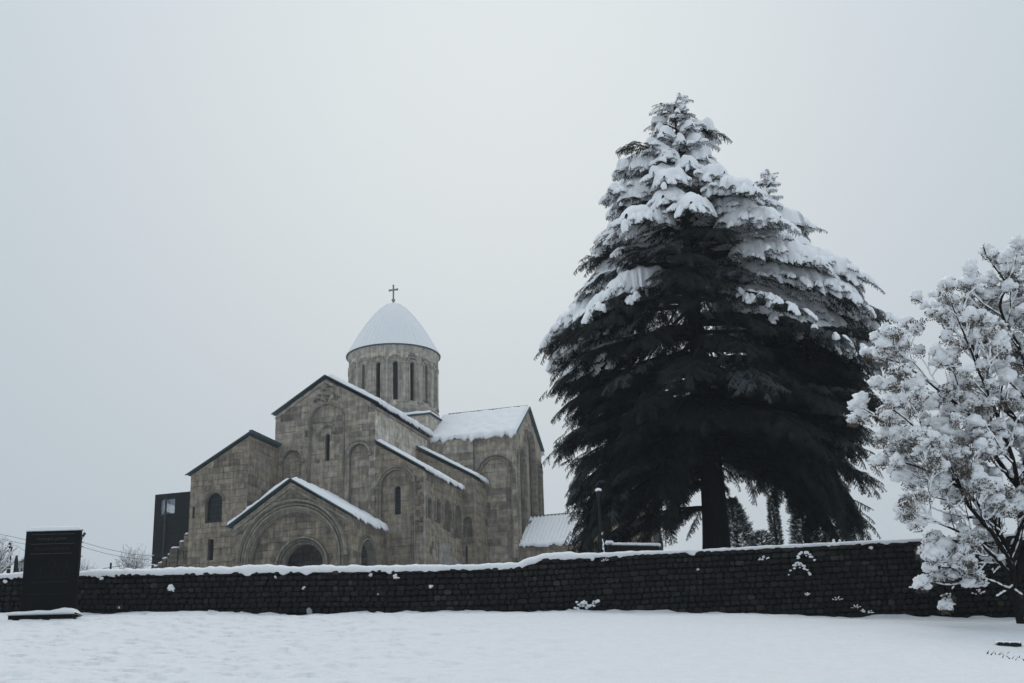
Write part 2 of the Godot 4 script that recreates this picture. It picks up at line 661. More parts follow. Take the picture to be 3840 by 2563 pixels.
func window(f: Face, poly: PackedVector2Array, depth: float, parent: Node3D, cols: int, rows: int) -> void:
	var b := MB.new()
	b.slab(poly, f.o, f.ux, Vector3.UP, f.n, -depth - 0.05, -depth, Color.WHITE, true)
	var o := put("window", b, M.glass, parent)
	var lo := poly[0]
	var hi := poly[0]
	for p in poly:
		lo = lo.min(p)
		hi = hi.max(p)
	var g := MB.new()
	for i in range(1, cols):
		var u := lerpf(lo.x, hi.x, float(i) / cols)
		for q in Geometry2D.intersect_polygons(rect(u - 0.015, lo.y, u + 0.015, hi.y), poly):
			g.slab(q, f.o, f.ux, Vector3.UP, f.n, -depth, -depth + 0.03)
	for i in range(1, rows):
		var y := lerpf(lo.y, hi.y, float(i) / rows)
		for q in Geometry2D.intersect_polygons(rect(lo.x, y - 0.015, hi.x, y + 0.015), poly):
			g.slab(q, f.o, f.ux, Vector3.UP, f.n, -depth, -depth + 0.025)
	if g.v.size():
		put("window_bars", g, M.steel, parent)

func prism(b: MB, poly: PackedVector2Array, w0: float, w1: float, col: Color) -> void:
	b.slab(poly, Vector3.ZERO, Vector3.RIGHT, Vector3.UP, Vector3.BACK, -w1, -w0, col, true)

# loose snow lying on a slope: o = upper corner, ex along, ey down the slope (units), n up from it
func snow_sheet(b: MB, o: Vector3, ex: Vector3, ey: Vector3, lu: float, lv: float, th: float, over: float, sd: float, round0 := 0.25, lump := 0.35) -> void:
	var n := ey.cross(ex).normalized()
	if n.y < 0:
		n = -n
	var nu := int(clampf(lu / 0.16, 8, 90))
	var nv := int(clampf(lv / 0.18, 8, 40))
	var top: Array = []
	var bot: Array = []
	for i in nu + 1:
		var a := lu * i / nu
		var rag := over * (0.55 + 0.9 * NZ.get_noise_2d(a * 0.8 + sd, sd) + 0.6 * NZ.get_noise_2d(a * 2.7 + sd, sd + 9))
		var ll := lv + maxf(rag, 0.02)
		for j in nv + 1:
			var t := float(j) / nv
			t = 1.0 - pow(1.0 - t, 1.5)
			var c := ll * t
			var e := minf(minf(a, lu - a) / round0, 1.0)
			var ft := minf(c / 0.3, 1.0)
			var fe := minf((ll - c) / (th * 0.9), 1.0)
			var prof := sqrt(maxf(0.0, 1.0 - pow(1.0 - e, 2))) * sqrt(maxf(0.0, 1.0 - pow(1.0 - ft, 2))) * sqrt(maxf(0.0, 1.0 - pow(1.0 - fe, 2)))
			var h := th * prof * (1.0 + lump * NZ.get_noise_2d(a * 0.9 + sd, c * 0.9) + 0.3 * lump * NZ.get_noise_2d(a * 3.0 + sd, c * 3.0))
			var past := maxf(0.0, c - lv)
			var sag := Vector3.DOWN * past * 0.5
			var p := o + ex * a + ey * c + sag
			top.append(p + n * (h + 0.004))
			bot.append(p + (n * 0.004 if past <= 0.0 else Vector3.DOWN * minf(past, 0.08)))
	if ex.cross(ey).dot(n) > 0:
		b.grid(top, nv + 1, false)
		b.grid(bot, nv + 1, false)
	else:
		var t2: Array = []
		var b2: Array = []
		for i in range(nu, -1, -1):
			for j in nv + 1:
				t2.append(top[i * (nv + 1) + j])
				b2.append(bot[i * (nv + 1) + j])
		b.grid(t2, nv + 1, false)
		b.grid(b2, nv + 1, false)

# a roof slab between two points of a verge, running from w0 to w1 into the depth
func roof(parent: Node3D, ua: float, ya: float, ub: float, yb: float, w0: float, w1: float, snow: float, over: float, sd: float) -> void:
	var b := MB.new()
	var a := Vector3(ua, ya, -(w0 + w1) * 0.5)
	var e := Vector3(ub, yb, -(w0 + w1) * 0.5)
	var d := e - a
	var n := Vector3(-d.y, d.x, 0).normalized()
	if n.y < 0:
		n = -n
	b.box((a + e) * 0.5 - n * 0.035, d * 0.5, n * 0.035, Vector3(0, 0, (w1 - w0) * 0.5), Color.WHITE)
	put("roof", b, M.copper, parent)
	if snow > 0:
		var s := MB.new()
		snow_sheet(s, Vector3(ua, ya, -w0 - 0.06), Vector3(0, 0, -1), d.normalized(), w1 - w0 - 0.1, d.length(), snow, over, sd, 0.05)
		put("snow_cover", s, M.snow_far, parent)

func make_church() -> void:
	for k in 3:
		var bm := MB.new()
		var i := 0.012 + 0.008 * k
		bm.quad(Vector3(-0.5 + i * 0.6, -0.5 + i, 0.5), Vector3(0.5 - i * 0.6, -0.5 + i, 0.5), Vector3(0.5 - i * 0.6, 0.5 - i, 0.5), Vector3(-0.5 + i * 0.6, 0.5 - i, 0.5))
		var R := [Vector3(-0.5, -0.5, 0.2), Vector3(0.5, -0.5, 0.2), Vector3(0.5, 0.5, 0.2), Vector3(-0.5, 0.5, 0.2)]
		var Q := [Vector3(-0.5 + i * 0.6, -0.5 + i, 0.5), Vector3(0.5 - i * 0.6, -0.5 + i, 0.5), Vector3(0.5 - i * 0.6, 0.5 - i, 0.5), Vector3(-0.5 + i * 0.6, 0.5 - i, 0.5)]
		for j in 4:
			var j2 := (j + 1) % 4
			bm.quad(R[j], R[j2], Q[j2], Q[j])
			bm.quad(R[j] - Vector3(0, 0, 0.7), R[j2] - Vector3(0, 0, 0.7), R[j2], R[j])
		block_meshes.append(bm.mesh())
	var ch := thing("church", "domed stone church with snow on its roofs, behind the long dark wall", "church", CHURCH_AT, CHURCH_TURN)
	var sc := Color(0.3, 0.265, 0.21)  # moulding colours of the lower parts, shade painted in
	var mc := Color(0.42, 0.37, 0.295)
	var GY := 13.0

	# ---- porch
	var b := MB.new()
	var f := front(-5.9)
	var big := arch_poly(-2.95, 3.95, GY, 19.75)          # tympanum recess, springing at 16.3
	var door := arch_poly(-0.55, 2.55, GY, 17.47)
	var out := PackedVector2Array([Vector2(-4.15, GY), Vector2(4.9, GY), Vector2(4.9, 18.95), Vector2(0.26, 21.75), Vector2(-4.15, 18.95)])
	# inner leaf of the porch walls
	var cols := Color(0.256, 0.234, 0.195)
	b.slab(PackedVector2Array([Vector2(-4.1, GY), Vector2(-3.5, GY), Vector2(-3.5, 19.0), Vector2(0.26, 21.3), Vector2(4.3, 19.0), Vector2(4.3, GY), Vector2(4.85, GY), Vector2(4.85, 18.9), Vector2(0.26, 21.7), Vector2(-4.1, 18.9)]), Vector3.ZERO, Vector3.RIGHT, Vector3.UP, Vector3.BACK, 5.0, 5.2, cols, true)
	b.quad(Vector3(-3.5, GY, 5.0), Vector3(-3.5, GY, 0.2), Vector3(-3.5, 19.0, 0.2), Vector3(-3.5, 19.0, 5.0), cols)
	b.quad(Vector3(-4.15, GY, 0.2), Vector3(-4.15, GY, 5.85), Vector3(-4.15, 18.9, 5.85), Vector3(-4.15, 18.9, 0.2), cols)
	var porch := put("porch", b, M.stone, ch)
	ashlar(f, out, [big], 0.0, porch, true, 0.5, 0.9)
	ashlar(f, big, [arch_poly(-0.95, 2.95, GY, 17.87)], 0.62, porch, true, 0.46, 0.8)
	b = MB.new()
	reveal(b, f, big, 0.0, 0.7, mc)
	reveal(b, f, door, 0.6, 1.3, sc)
	arch_band(b, f, 0.5, 16.3, 3.28, 3.5, 3.3, -0.5, -0.3, mc, 30)
	arch_band(b, f, 0.5, 16.3, 3.5, 3.74, 3.3, -0.26, -0.02, mc, 30)
	arch_band(b, f, 0.5, 16.3, 3.74, 3.95, 3.3, -0.02, 0.07, mc, 30)
	arch_band(b, f, 0.5, 16.3, 3.98, 4.2, 0.0, 0.0, 0.22, mc, 30)
	arch_band(b, f, 1.0, 15.92, 1.52, 1.66, 2.9, -0.85, -0.72, mc, 24)
	arch_band(b, f, 1.0, 15.92, 1.66, 1.82, 2.9, -0.75, -0.58, sc, 24)
	arch_band(b, f, 1.0, 15.92, 1.82, 2.04, 2.9, -0.64, -0.46, mc, 24)
	put("arch_moulding", b, M.stone, porch)
	b = MB.new()
	for q in [[0.39, 20.74, 0.24, 0.1], [3.1, 16.4, 0.2, -0.6], [-1.3, 16.5, 0.2, -0.6]]:
		b = MB.new()
		roundel(b, f, q[0], q[1], q[2], q[3], sc)
		put("rosette", b, M.stone, porch)
	# raking string courses under the verge
	b = MB.new()
	for s in [[-4.15, 18.62, 0.26, 21.4], [0.26, 21.4, 4.9, 18.62]]:
		b.bar(f.at(s[0], s[1], 0.04), f.at(s[2], s[3], 0.04), Vector3.UP, 0.1, 0.14, mc)
		b.bar(f.at(s[0], s[1] - 0.45, 0.02), f.at(s[2], s[3] - 0.45, 0.02), Vector3.UP, 0.06, 0.07, sc)
	put("string_course", b, M.stone, porch)
	# side wall with its arched opening
	var fs := side(4.9)
	var so := arch_poly(-4.45, -1.6, GY, 17.75)
	ashlar(fs, rect(-5.9, GY, 0.0, 18.95), [so], 0.0, porch, false, 0.5, 0.9)
	b = MB.new()
	reveal(b, fs, so, 0.0, 0.6, mc)
	arch_band(b, fs, -3.02, 16.32, 1.42, 1.58, 3.3, 0.0, 0.09, mc, 20)
	arch_band(b, fs, -3.02, 16.32, 1.6, 1.78, 3.3, 0.0, 0.05, sc, 20)
	put("arch_moulding", b, M.stone, porch)
	roof(porch, 0.26, 22.02, -4.62, 18.98, -6.06, 0.0, 0.27, 0.12, 3.0)
	roof(porch, 0.26, 22.02, 5.15, 19.02, -6.06, 0.0, 0.24, 0.42, 8.0)
	b = MB.new()
	b.bar(Vector3(0.26, 21.97, 6.08), Vector3(-4.66, 18.92, 6.08), Vector3.BACK, 0.06, 0.06)
	b.bar(Vector3(0.26, 21.97, 6.08), Vector3(5.15, 18.95, 6.08), Vector3.BACK, 0.06, 0.06)
	put("verge_trim", b, M.copper, porch)

	# ---- block with the barred window (shed roof rising to the nave)
	b = MB.new()
	prism(b, PackedVector2Array([Vector2(-7.9, GY), Vector2(-4.3, GY), Vector2(-4.3, 25.2), Vector2(-7.9, 23.0)]), -4.1, 11.0, sc)
	var lb := put("side_chapel", b, M.stone, ch)
	f = front(-4.7)
	out = PackedVector2Array([Vector2(-8.45, GY), Vector2(-3.78, GY), Vector2(-3.78, 25.75), Vector2(-8.45, 23.25)])
	var wn := arch_poly(-7.14, -5.79, 19.74, 21.8)
	var h1 := rect(-8.2, 20.07, -8.02, 20.89)
	var h2 := rect(-6.82, 16.9, -6.36, 18.42)
	ashlar(f, out, [wn, h1, h2], 0.0, lb, true, 0.46, 0.7, 0.0, 0.14)
	b = MB.new()
	reveal(b, f, wn, 0.0, 0.45, sc)
	reveal(b, f, h1, 0.0, 0.45, sc)
	reveal(b, f, h2, 0.0, 0.45, sc)
	arch_band(b, f, -6.465, 21.12, 0.7, 0.92, 0.0, 0.0, 0.05, sc, 14)
	put("window_surround", b, M.stone, lb)
	window(f, wn, 0.35, lb, 5, 5)
	window(f, h1, 0.4, lb, 1, 1)
	window(f, h2, 0.4, lb, 1, 1)
	ashlar(side(-3.78), rect(-4.7, GY, 0.0, 25.8), [], 0.0, lb, true, 0.6, 1.3, 0.25)
	ashlar(Face.new(Vector3(-8.45, 0, 0), Vector3(0, 0, 1), Vector3.LEFT), rect(-11.0, GY, 4.7, 23.2), [], 0.0, lb, false, 0.5, 0.9)
	roof(lb, -3.7, 26.1, -8.82, 23.36, -4.82, 11.0, 0.05, 0.05, 13.0)
	b = MB.new()
	b.bar(Vector3(-3.6, 26.06, 4.85), Vector3(-8.86, 23.28, 4.85), Vector3.BACK, 0.06, 0.06)
	b.bar(Vector3(-3.62, 26.06, 4.85), Vector3(-3.62, 26.06, 0.1), Vector3.UP, 0.2, 0.1)
	put("verge_trim", b, M.copper, lb)
	for i in 13:
		b = MB.new()
		b.box(Vector3(-3.62, 26.14, 4.7 - i * 0.37), Vector3(0.13, 0, 0), Vector3(0, 0.045, 0), Vector3(0, 0, 0.11))
		put("ridge_tile", b, M.copper, lb)
	b = MB.new()
	for k in 9:
		blob(b, Vector3(-7.05 + k * 0.15, 19.68, 4.72), Vector3(0.11, 0.05, 0.08), rng.randi() % 99, 6, 4)
	put("snow_on_sill", b, M.timber, lb)

	# ---- nave with the great gable
	age_shading = 1
	sc = Color(0.38, 0.335, 0.27)
	mc = Color(0.5, 0.45, 0.37)
	b = MB.new()
	prism(b, PackedVector2Array([Vector2(-3.7, GY), Vector2(3.7, GY), Vector2(3.7, 28.1), Vector2(0, 30.5), Vector2(-3.7, 28.1)]), 0.6, 22.0, sc)
	var nave := put("nave", b, M.stone, ch)
	f = front(0.0)
	out = PackedVector2Array([Vector2(-4.14, GY), Vector2(4.14, GY), Vector2(4.14, 28.45), Vector2(0, 30.95), Vector2(-4.14, 28.45)])
	var na := arch_poly(-3.5, -1.85, 19.0, 25.55)
	var nb := arch_poly(2.05, 3.62, 19.0, 25.55)
	var nc := arch_poly(-1.15, 1.5, 18.5, 28.85)
	var nw := arch_poly(0.0, 0.36, 24.54, 26.65)
	ashlar(f, out, [na, nb, nc], 0.0, nave, true, 0.52, 0.9, 0.0, 0.08)
	ashlar(f, nc, [nw], 0.16, nave, true, 0.5, 0.8, 0.0, 0.0)
	ashlar(f, na, [], 0.38, nave, true, 0.55, 0.9, 0.3, 0.05)
	ashlar(f, nb, [], 0.38, nave, true, 0.55, 0.9, 0.3, -0.05)
	b = MB.new()
	reveal(b, f, na, 0.0, 0.44, sc)
	reveal(b, f, nb, 0.0, 0.44, sc)
	reveal(b, f, nc, 0.0, 0.22, mc)
	reveal(b, f, nw, 0.16, 0.55, sc)
	arch_band(b, f, 0.175, 27.52, 1.33, 1.52, 8.5, 0.0, 0.09, sc, 22)
	arch_band(b, f, -2.675, 24.72, 0.83, 1.02, 0.0, 0.0, 0.08, mc, 16)
	arch_band(b, f, 2.835, 24.76, 0.79, 0.98, 0.0, 0.0, 0.1, mc, 16)
	arch_band(b, f, 2.835, 24.76, 0.98, 1.1, 0.0, 0.0, 0.05, sc, 16)
	arch_band(b, f, 0.18, 26.72, 0.55, 0.72, 0.0, -0.16, -0.06, mc, 14)
	for s in [-3.62, -1.73, 1.93, 3.74]:
		b.box(f.at(s, 24.68, 0.04), Vector3(0.14, 0, 0), Vector3(0, 0.09, 0), Vector3(0, 0, 0.1), sc)
	for s in [[-0.5, 26.68], [0.86, 26.68]]:
		b.box(f.at(s[0] - 0.1, s[1], -0.12), Vector3(0.22, 0, 0), Vector3(0, 0.06, 0), Vector3(0, 0, 0.05), sc)
	put("arch_moulding", b, M.stone, nave)
	b = MB.new()
	for q in [[0.95, 26.1, 0.27], [0.92, 24.85, 0.2], [-0.62, 24.6, 0.17]]:
		b = MB.new()
		roundel(b, f, q[0], q[1], q[2], -0.16, sc)
		put("rosette", b, M.stone, nave)
	# weathered carving under the apex
	b = MB.new()
	for i in 40:
		var u := rng.randf_range(-0.9, 1.1)
		var yy := rng.randf_range(29.15, 30.1 - absf(u) * 0.5)
		var s := rng.randf_range(0.05, 0.11)
		b.box(f.at(u, yy, 0.02), Vector3(s, 0, 0), Vector3(0, s * 0.7, 0), Vector3(0, 0, 0.06), Color(0.3, 0.275, 0.23) * rng.randf_range(0.6, 1.3))
	put("carved_relief", b, M.stone, nave)
	window(f, nw, 0.5, nave, 1, 1)
	b = MB.new()
	for s in [[-4.14, 28.2, 0.0, 30.72], [0.0, 30.72, 4.14, 28.2]]:
		b.bar(f.at(s[0], s[1], 0.05), f.at(s[2], s[3], 0.05), Vector3.UP, 0.12, 0.16, mc)
	put("string_course", b, M.stone, nave)
	age_shading = 2
	ashlar(side(4.14), rect(0.0, 22.0, 11.4, 28.35), [], 0.0, nave, false, 0.6, 1.3, 0.85)
	b = MB.new()
	b.bar(Vector3(4.2, 28.2, 0), Vector3(4.2, 28.2, -11.3), Vector3.UP, 0.12, 0.2, mc)
	put("cornice", b, M.stone, nave)
	roof(nave, 0, 31.25, -4.4, 28.62, -0.12, 15.0, 0.05, 0.05, 21.0)
	roof(nave, 0, 31.25, 4.42, 28.62, -0.12, 11.3, 0.26, 0.34, 25.0)
	b = MB.new()
	b.bar(Vector3(0, 31.2, 0.15), Vector3(-4.45, 28.56, 0.15), Vector3.BACK, 0.06, 0.06)
	b.bar(Vector3(0, 31.2, 0.15), Vector3(4.42, 28.56, 0.15), Vector3.BACK, 0.06, 0.06)
	put("verge_trim", b, M.copper, nave)

	# ---- aisle with the arcaded side
	age_shading = 0
	sc = Color(0.3, 0.265, 0.21)
	mc = Color(0.42, 0.37, 0.295)
	b = MB.new()
	prism(b, PackedVector2Array([Vector2(4.0, GY), Vector2(7.4, GY), Vector2(7.4, 22.9), Vector2(4.0, 24.9)]), 0.6, 8.4, sc)
	var aisle := put("aisle", b, M.stone, ch)
	f = front(0.02)
	out = PackedVector2Array([Vector2(4.14, GY), Vector2(7.95, GY), Vector2(7.95, 23.1), Vector2(4.14, 25.45)])
	var aa := arch_poly(4.62, 7.02, GY, 23.3)
	var aw := arch_poly(5.6, 6.07, 20.04, 22.15)
	ashlar(f, out, [aa], 0.0, aisle, true, 0.52, 0.8, 0.1)
	ashlar(f, aa, [aw], 0.24, aisle, true, 0.6, 1.1, 0.35)
	b = MB.new()
	reveal(b, f, aa, 0.0, 0.3, sc)
	reveal(b, f, aw, 0.24, 0.56, sc)
	arch_band(b, f, 5.82, 22.1, 1.22, 1.36, 8.0, -0.1, -0.01, mc, 20)
	arch_band(b, f, 5.82, 22.1, 1.38, 1.55, 8.0, 0.0, 0.09, mc, 20)
	b.box(f.at(4.36, 22.05, 0.05), Vector3(0.2, 0, 0), Vector3(0, 0.09, 0), Vector3(0, 0, 0.1), sc)
	b.box(f.at(7.26, 22.1, 0.05), Vector3(0.2, 0, 0), Vector3(0, 0.09, 0), Vector3(0, 0, 0.1), sc)
	put("arch_moulding", b, M.stone, aisle)
	window(f, aw, 0.5, aisle, 3, 7)
	fs = side(7.95)
	var ars := [[0.4, 1.55, 19.75, 21.4], [2.2, 3.5, 19.65, 21.62], [3.9, 5.75, 19.4, 21.85], [6.2, 8.2, 19.2, 21.9]]
	var hs: Array = []
	for a in ars:
		hs.append(arch_poly(a[0] + 0.16, a[1] - 0.16, a[2], a[3] - 0.16))
	ashlar(fs, rect(0.02, GY, 8.4, 23.1), hs, 0.0, aisle, false, 0.42, 0.7, 0.45, 0.0)
	b = MB.new()
	for i in 4:
		var a: Array = ars[i]
		reveal(b, fs, hs[i], 0.0, 0.5, mc)
		b.slab(hs[i], fs.o, fs.ux, Vector3.UP, fs.n, -0.53, -0.5, Color(0.304, 0.273, 0.225), false, false)
		arch_band(b, fs, (a[0] + a[1]) * 0.5, a[3] - (a[1] - a[0]) * 0.5, (a[1] - a[0]) * 0.5 - 0.17, (a[1] - a[0]) * 0.5, 1.2, 0.0, 0.08, mc, 14)
	put("arch_moulding", b, M.stone, aisle)
	window(fs, rect(4.1, 19.5, 4.6, 21.0), 0.44, aisle, 1, 1)
	window(fs, rect(6.45, 19.3, 7.0, 20.9), 0.44, aisle, 1, 1)
	# smooth render patch and rubble at the foot of that side
	b = MB.new()
	b.slab(PackedVector2Array([Vector2(2.9, GY), Vector2(8.3, GY), Vector2(8.3, 17.3), Vector2(5.6, 17.6), Vector2(5.5, 18.35), Vector2(3.05, 18.25)]), fs.o, fs.ux, Vector3.UP, fs.n, 0.0, 0.03, Color(0.480, 0.445, 0.383))
	b.box(fs.at(0.12, 18.0, 0.03), Vector3(0, 0, 0.1), Vector3(0, 5.0, 0), Vector3(0.04, 0, 0), Color(0.528, 0.491, 0.427))
	put("render_patch", b, M.stone, aisle)
	b = MB.new()
	for i in 70:
		var u := rng.randf_range(7.1, 7.9)
		var yy := rng.randf_range(18.6, 22.6)
		var s := rng.randf_range(0.08, 0.2)
		b.box(f.at(u, yy, 0.0), Vector3(s, 0, 0), Vector3(0, s * 0.7, 0), Vector3(0, 0, 0.03 + rng.randf() * 0.04), tone_color([1, 3, 5, 7, 5][rng.randi() % 5]))
	put("rubble_facing", b, M.stone, aisle)
	roof(aisle, 4.15, 25.75, 8.1, 23.28, -0.12, 8.5, 0.2, 0.28, 33.0)
	b = MB.new()
	b.bar(Vector3(4.1, 25.71, 0.14), Vector3(8.1, 23.22, 0.14), Vector3.BACK, 0.06, 0.06)
	put("verge_trim", b, M.copper, aisle)

	# ---- second aisle bay, wider and set back
	b = MB.new()
	prism(b, PackedVector2Array([Vector2(4.0, GY), Vector2(8.5, GY), Vector2(8.5, 23.9), Vector2(4.0, 26.5)]), 8.8, 11.6, sc)
	var bay := put("corner_bay", b, M.stone, ch)
	f = front(8.3)
	out = PackedVector2Array([Vector2(4.14, GY), Vector2(8.97, GY), Vector2(8.97, 24.05), Vector2(4.14, 26.75)])
	var sl := rect(8.2, 15.0, 8.34, 18.7)
	var sa := arch_poly(8.05, 8.75, 19.4, 21.0)
	ashlar(f, out, [sl, sa], 0.0, bay, false, 0.5, 0.9, 0.2)
	b = MB.new()
	reveal(b, f, sl, 0.0, 0.45, sc)
	reveal(b, f, sa, 0.0, 0.2, sc)
	b.slab(sa, f.o, f.ux, Vector3.UP, f.n, -0.25, -0.2, sc, false, false)
	put("window_surround", b, M.stone, bay)
	window(f, sl, 0.4, bay, 1, 1)
	ashlar(side(8.97), rect(8.3, GY, 11.4, 24.0), [], 0.0, bay, false, 0.5, 0.9)
	roof(bay, 4.2, 27.08, 9.12, 24.25, 8.18, 11.35, 0.2, 0.2, 41.0)
	b = MB.new()
	b.bar(Vector3(4.18, 27.03, -8.16), Vector3(9.12, 24.19, -8.16), Vector3.BACK, 0.06, 0.06)
	put("verge_trim", b, M.copper, bay)

	# ---- transept
	age_shading = 1
	b = MB.new()
	var tp := PackedVector2Array([Vector2(11.9, GY), Vector2(18.0, GY), Vector2(18.0, 27.9), Vector2(15.0, 30.3), Vector2(11.9, 27.9)])
	b.slab(tp, Vector3.ZERO, Vector3(0, 0, -1), Vector3.UP, Vector3.RIGHT, -4.0, 11.0, sc, true)
	var tr := put("transept", b, M.stone, ch)
	f = front(11.3)
	var ta := arch_poly(8.5, 11.05, GY, 26.15)
	ashlar(f, rect(4.0, GY, 11.55, 28.05), [ta], 0.0, tr, false, 0.55, 1.0, 0.0, 0.1)
	ashlar(f, ta, [], 0.22, tr, false, 0.6, 1.0, 0.0, 0.2)
	b = MB.new()
	reveal(b, f, ta, 0.0, 0.3, sc)
	arch_band(b, f, 9.78, 24.87, 1.3, 1.42, 9.0, -0.08, 0.0, mc, 20)
	arch_band(b, f, 9.78, 24.87, 1.44, 1.58, 0.0, 0.0, 0.09, sc, 20)
	put("arch_moulding", b, M.stone, tr)
	ashlar(front(11.08), rect(4.2, 24.0, 8.0, 27.95), [], 0.0, tr, false, 0.6, 1.1, 0.3)
	b = MB.new()
	b.quad(Vector3(8.0, 24, -11.1), Vector3(8.0, 24, -11.35), Vector3(8.0, 27.95, -11.35), Vector3(8.0, 27.95, -11.1), sc)
	b.bar(Vector3(4.3, 28.0, -11.22), Vector3(11.5, 28.0, -11.22), Vector3.UP, 0.1, 0.14, mc)
	put("cornice", b, M.stone, tr)
	fs = side(11.55)
	out = PackedVector2Array([Vector2(11.3, GY), Vector2(18.6, GY), Vector2(18.6, 28.1), Vector2(14.95, 30.95), Vector2(11.3, 28.1)])
	var g1 := arch_poly(13.75, 16.15, GY, 29.0)
	var g2 := arch_poly(11.75, 13.25, GY, 27.0)
	var g3 := arch_poly(16.65, 18.15, GY, 27.0)
	ashlar(fs, out, [g1, g2, g3], 0.0, tr, false, 0.5, 0.8)
	var gs := arch_poly(14.55, 15.0, 20.0, 24.15)
	ashlar(fs, g1, [gs], 0.3, tr, false, 0.5, 0.8)
	ashlar(fs, g2, [], 0.3, tr, false, 0.5, 0.8)
	ashlar(fs, g3, [], 0.3, tr, false, 0.5, 0.8)
	b = MB.new()
	for g in [g1, g2, g3]:
		reveal(b, fs, g, 0.0, 0.36, mc)
	reveal(b, fs, gs, 0.3, 0.6, sc)
	arch_band(b, fs, 14.95, 27.8, 1.02, 1.16, 14.0, -0.18, -0.06, mc, 18)
	arch_band(b, fs, 14.95, 27.8, 1.2, 1.4, 14.0, 0.0, 0.12, mc, 18)
	for cu in [12.5, 17.4]:
		arch_band(b, fs, cu, 26.25, 0.6, 0.72, 13.0, -0.18, -0.06, mc, 16)
		arch_band(b, fs, cu, 26.25, 0.75, 0.92, 13.0, 0.0, 0.12, mc, 16)
	for u in [11.62, 13.35, 16.55, 18.25]:
		b.box(fs.at(u, 26.2, 0.08), Vector3(0, 0, 0.16), Vector3(0, 0.1, 0), Vector3(0.12, 0, 0), sc)
	put("arch_moulding", b, M.stone, tr)
	window(fs, gs, 0.55, tr, 1, 1)
	# roof: two slopes that fall towards and away from the front
	for sgn in [-1.0, 1.0]:
		b = MB.new()
		var ridge := Vector3(8.0, 31.2, -15.0)
		var eave := Vector3(8.0, 28.22, -15.0 - sgn * 3.85)
		var d := eave - ridge
		var n := Vector3(0, absf(d.z), -d.y * signf(d.z) * -1.0).normalized()
		n = Vector3(0, absf(d.z), (-d.y) * signf(d.z)).normalized()
		b.box((ridge + eave) * 0.5 - n * 0.05, Vector3(3.78, 0, 0), n * 0.05, d * 0.5)
		put("roof", b, M.copper, tr)
		var s := MB.new()
		var ro := ridge + Vector3(-4.0, 0, 0)
		snow_sheet(s, ro, Vector3.RIGHT, d.normalized(), 7.72, d.length(), 0.2, 0.42, 51.0 + sgn, 0.15, 0.3)
		put("snow_cover", s, M.snow_far, tr)
		b = MB.new()
		b.bar(Vector3(11.76, 31.12, -15.0), Vector3(11.76, 28.14, -15.0 - sgn * 3.85), Vector3.RIGHT, 0.1, 0.08)
		put("verge_trim", b, M.copper, tr)
	for i in 22:
		b = MB.new()
		b.box(Vector3(4.6 + i * 0.325, 31.27, -15.0), Vector3(0.12, 0, 0), Vector3(0, 0.05, 0), Vector3(0, 0, 0.09))
		put("ridge_tile", b, M.copper, tr)

	# ---- crossing base, drum and dome
	age_shading = 2  # pale new stone, with haze painted into its colour
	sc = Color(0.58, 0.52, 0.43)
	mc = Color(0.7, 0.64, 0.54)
	var AX := Vector3(-0.62, 0, -15.0)
	b = MB.new()
	b.box(Vector3(-0.1, 28.6, -15.0), Vector3(4.25, 0, 0), Vector3(0, 1.85, 0), Vector3(0, 0, 3.75), sc)
	var base := put("crossing_base", b, M.stone, ch)
	ashlar(front(11.2), rect(-4.3, 27.5, 4.2, 30.4), [], 0.0, base, false, 0.55, 1.2, 0.7)
	ashlar(side(4.2), rect(11.2, 27.5, 18.8, 30.4), [], 0.0, base, false, 0.55, 1.2, 0.7)
	b = MB.new()
	b.box(Vector3(-0.05, 30.47, -15.0), Vector3(4.42, 0, 0), Vector3(0, 0.05, 0), Vector3(0, 0, 3.95))
	put("roof", b, M.copper, base)
	var sb := MB.new()
	var gp: Array = []
	for i in 40:
		for j in 44:
			var fx := float(j) / 43 * 2.0 - 1.0
			var fz := float(i) / 39 * 2.0 - 1.0
			var e := maxf(absf(fx), absf(fz))
			var hh := 0.36 * sqrt(maxf(0.0, 1.0 - pow(e, 10.0))) + 0.25 * (1.0 - e)
			gp.append(Vector3(-0.05 + fx * (4.4 + 0.06 * NZ.get_noise_2d(fz * 9, 3)), 30.53 + hh * (1.0 + 0.2 * NZ.get_noise_2d(fx * 5, fz * 5)), -15.0 + fz * (3.95 + 0.08 * NZ.get_noise_2d(fx * 9, 1))))
	sb.grid(gp, 44, false)
	put("snow_cover", sb, M.snow_far, base)

	b = MB.new()
	lathe(b, AX, PackedVector2Array([Vector2(3.36, 30.0), Vector2(3.36, 37.0)]), 48, sc)
	var drum := put("drum", b, M.stone, ch)
	var ra := 3.8
	var hw := ra * tan(PI / 16.0)
	var bands := MB.new()
	for k in 16:
		var ang := deg_to_rad(-17.3 * 0.0 + 2.6 + 22.5 * k)
		var nn := Vector3(sin(ang), 0, cos(ang))
		var ux := Vector3(cos(ang), 0, -sin(ang))
		var ff := Face.new(AX + nn * ra, ux, nn)
		var wp := arch_poly(-0.2, 0.2, 32.1, 35.5)
		ashlar(ff, rect(-hw, 31.1, hw, 36.5), [wp], 0.0, drum, false, 0.42, 0.7, 0.25)
		var rb := MB.new()
		reveal(rb, ff, wp, 0.0, 0.42, sc)
		put("window_surround", rb, M.stone, drum)
		window(ff, wp, 0.36, drum, 1, 1)
		arch_band(bands, ff, 0.0, 35.3, 0.26, 0.36, 3.2, 0.0, 0.07, mc, 12)
		arch_band(bands, ff, 0.0, 35.35, 0.5, 0.6, 0.0, 0.0, 0.09, mc, 14)
		arch_band(bands, ff, 0.0, 35.35, 0.62, 0.7, 0.0, 0.0, 0.05, sc, 14)
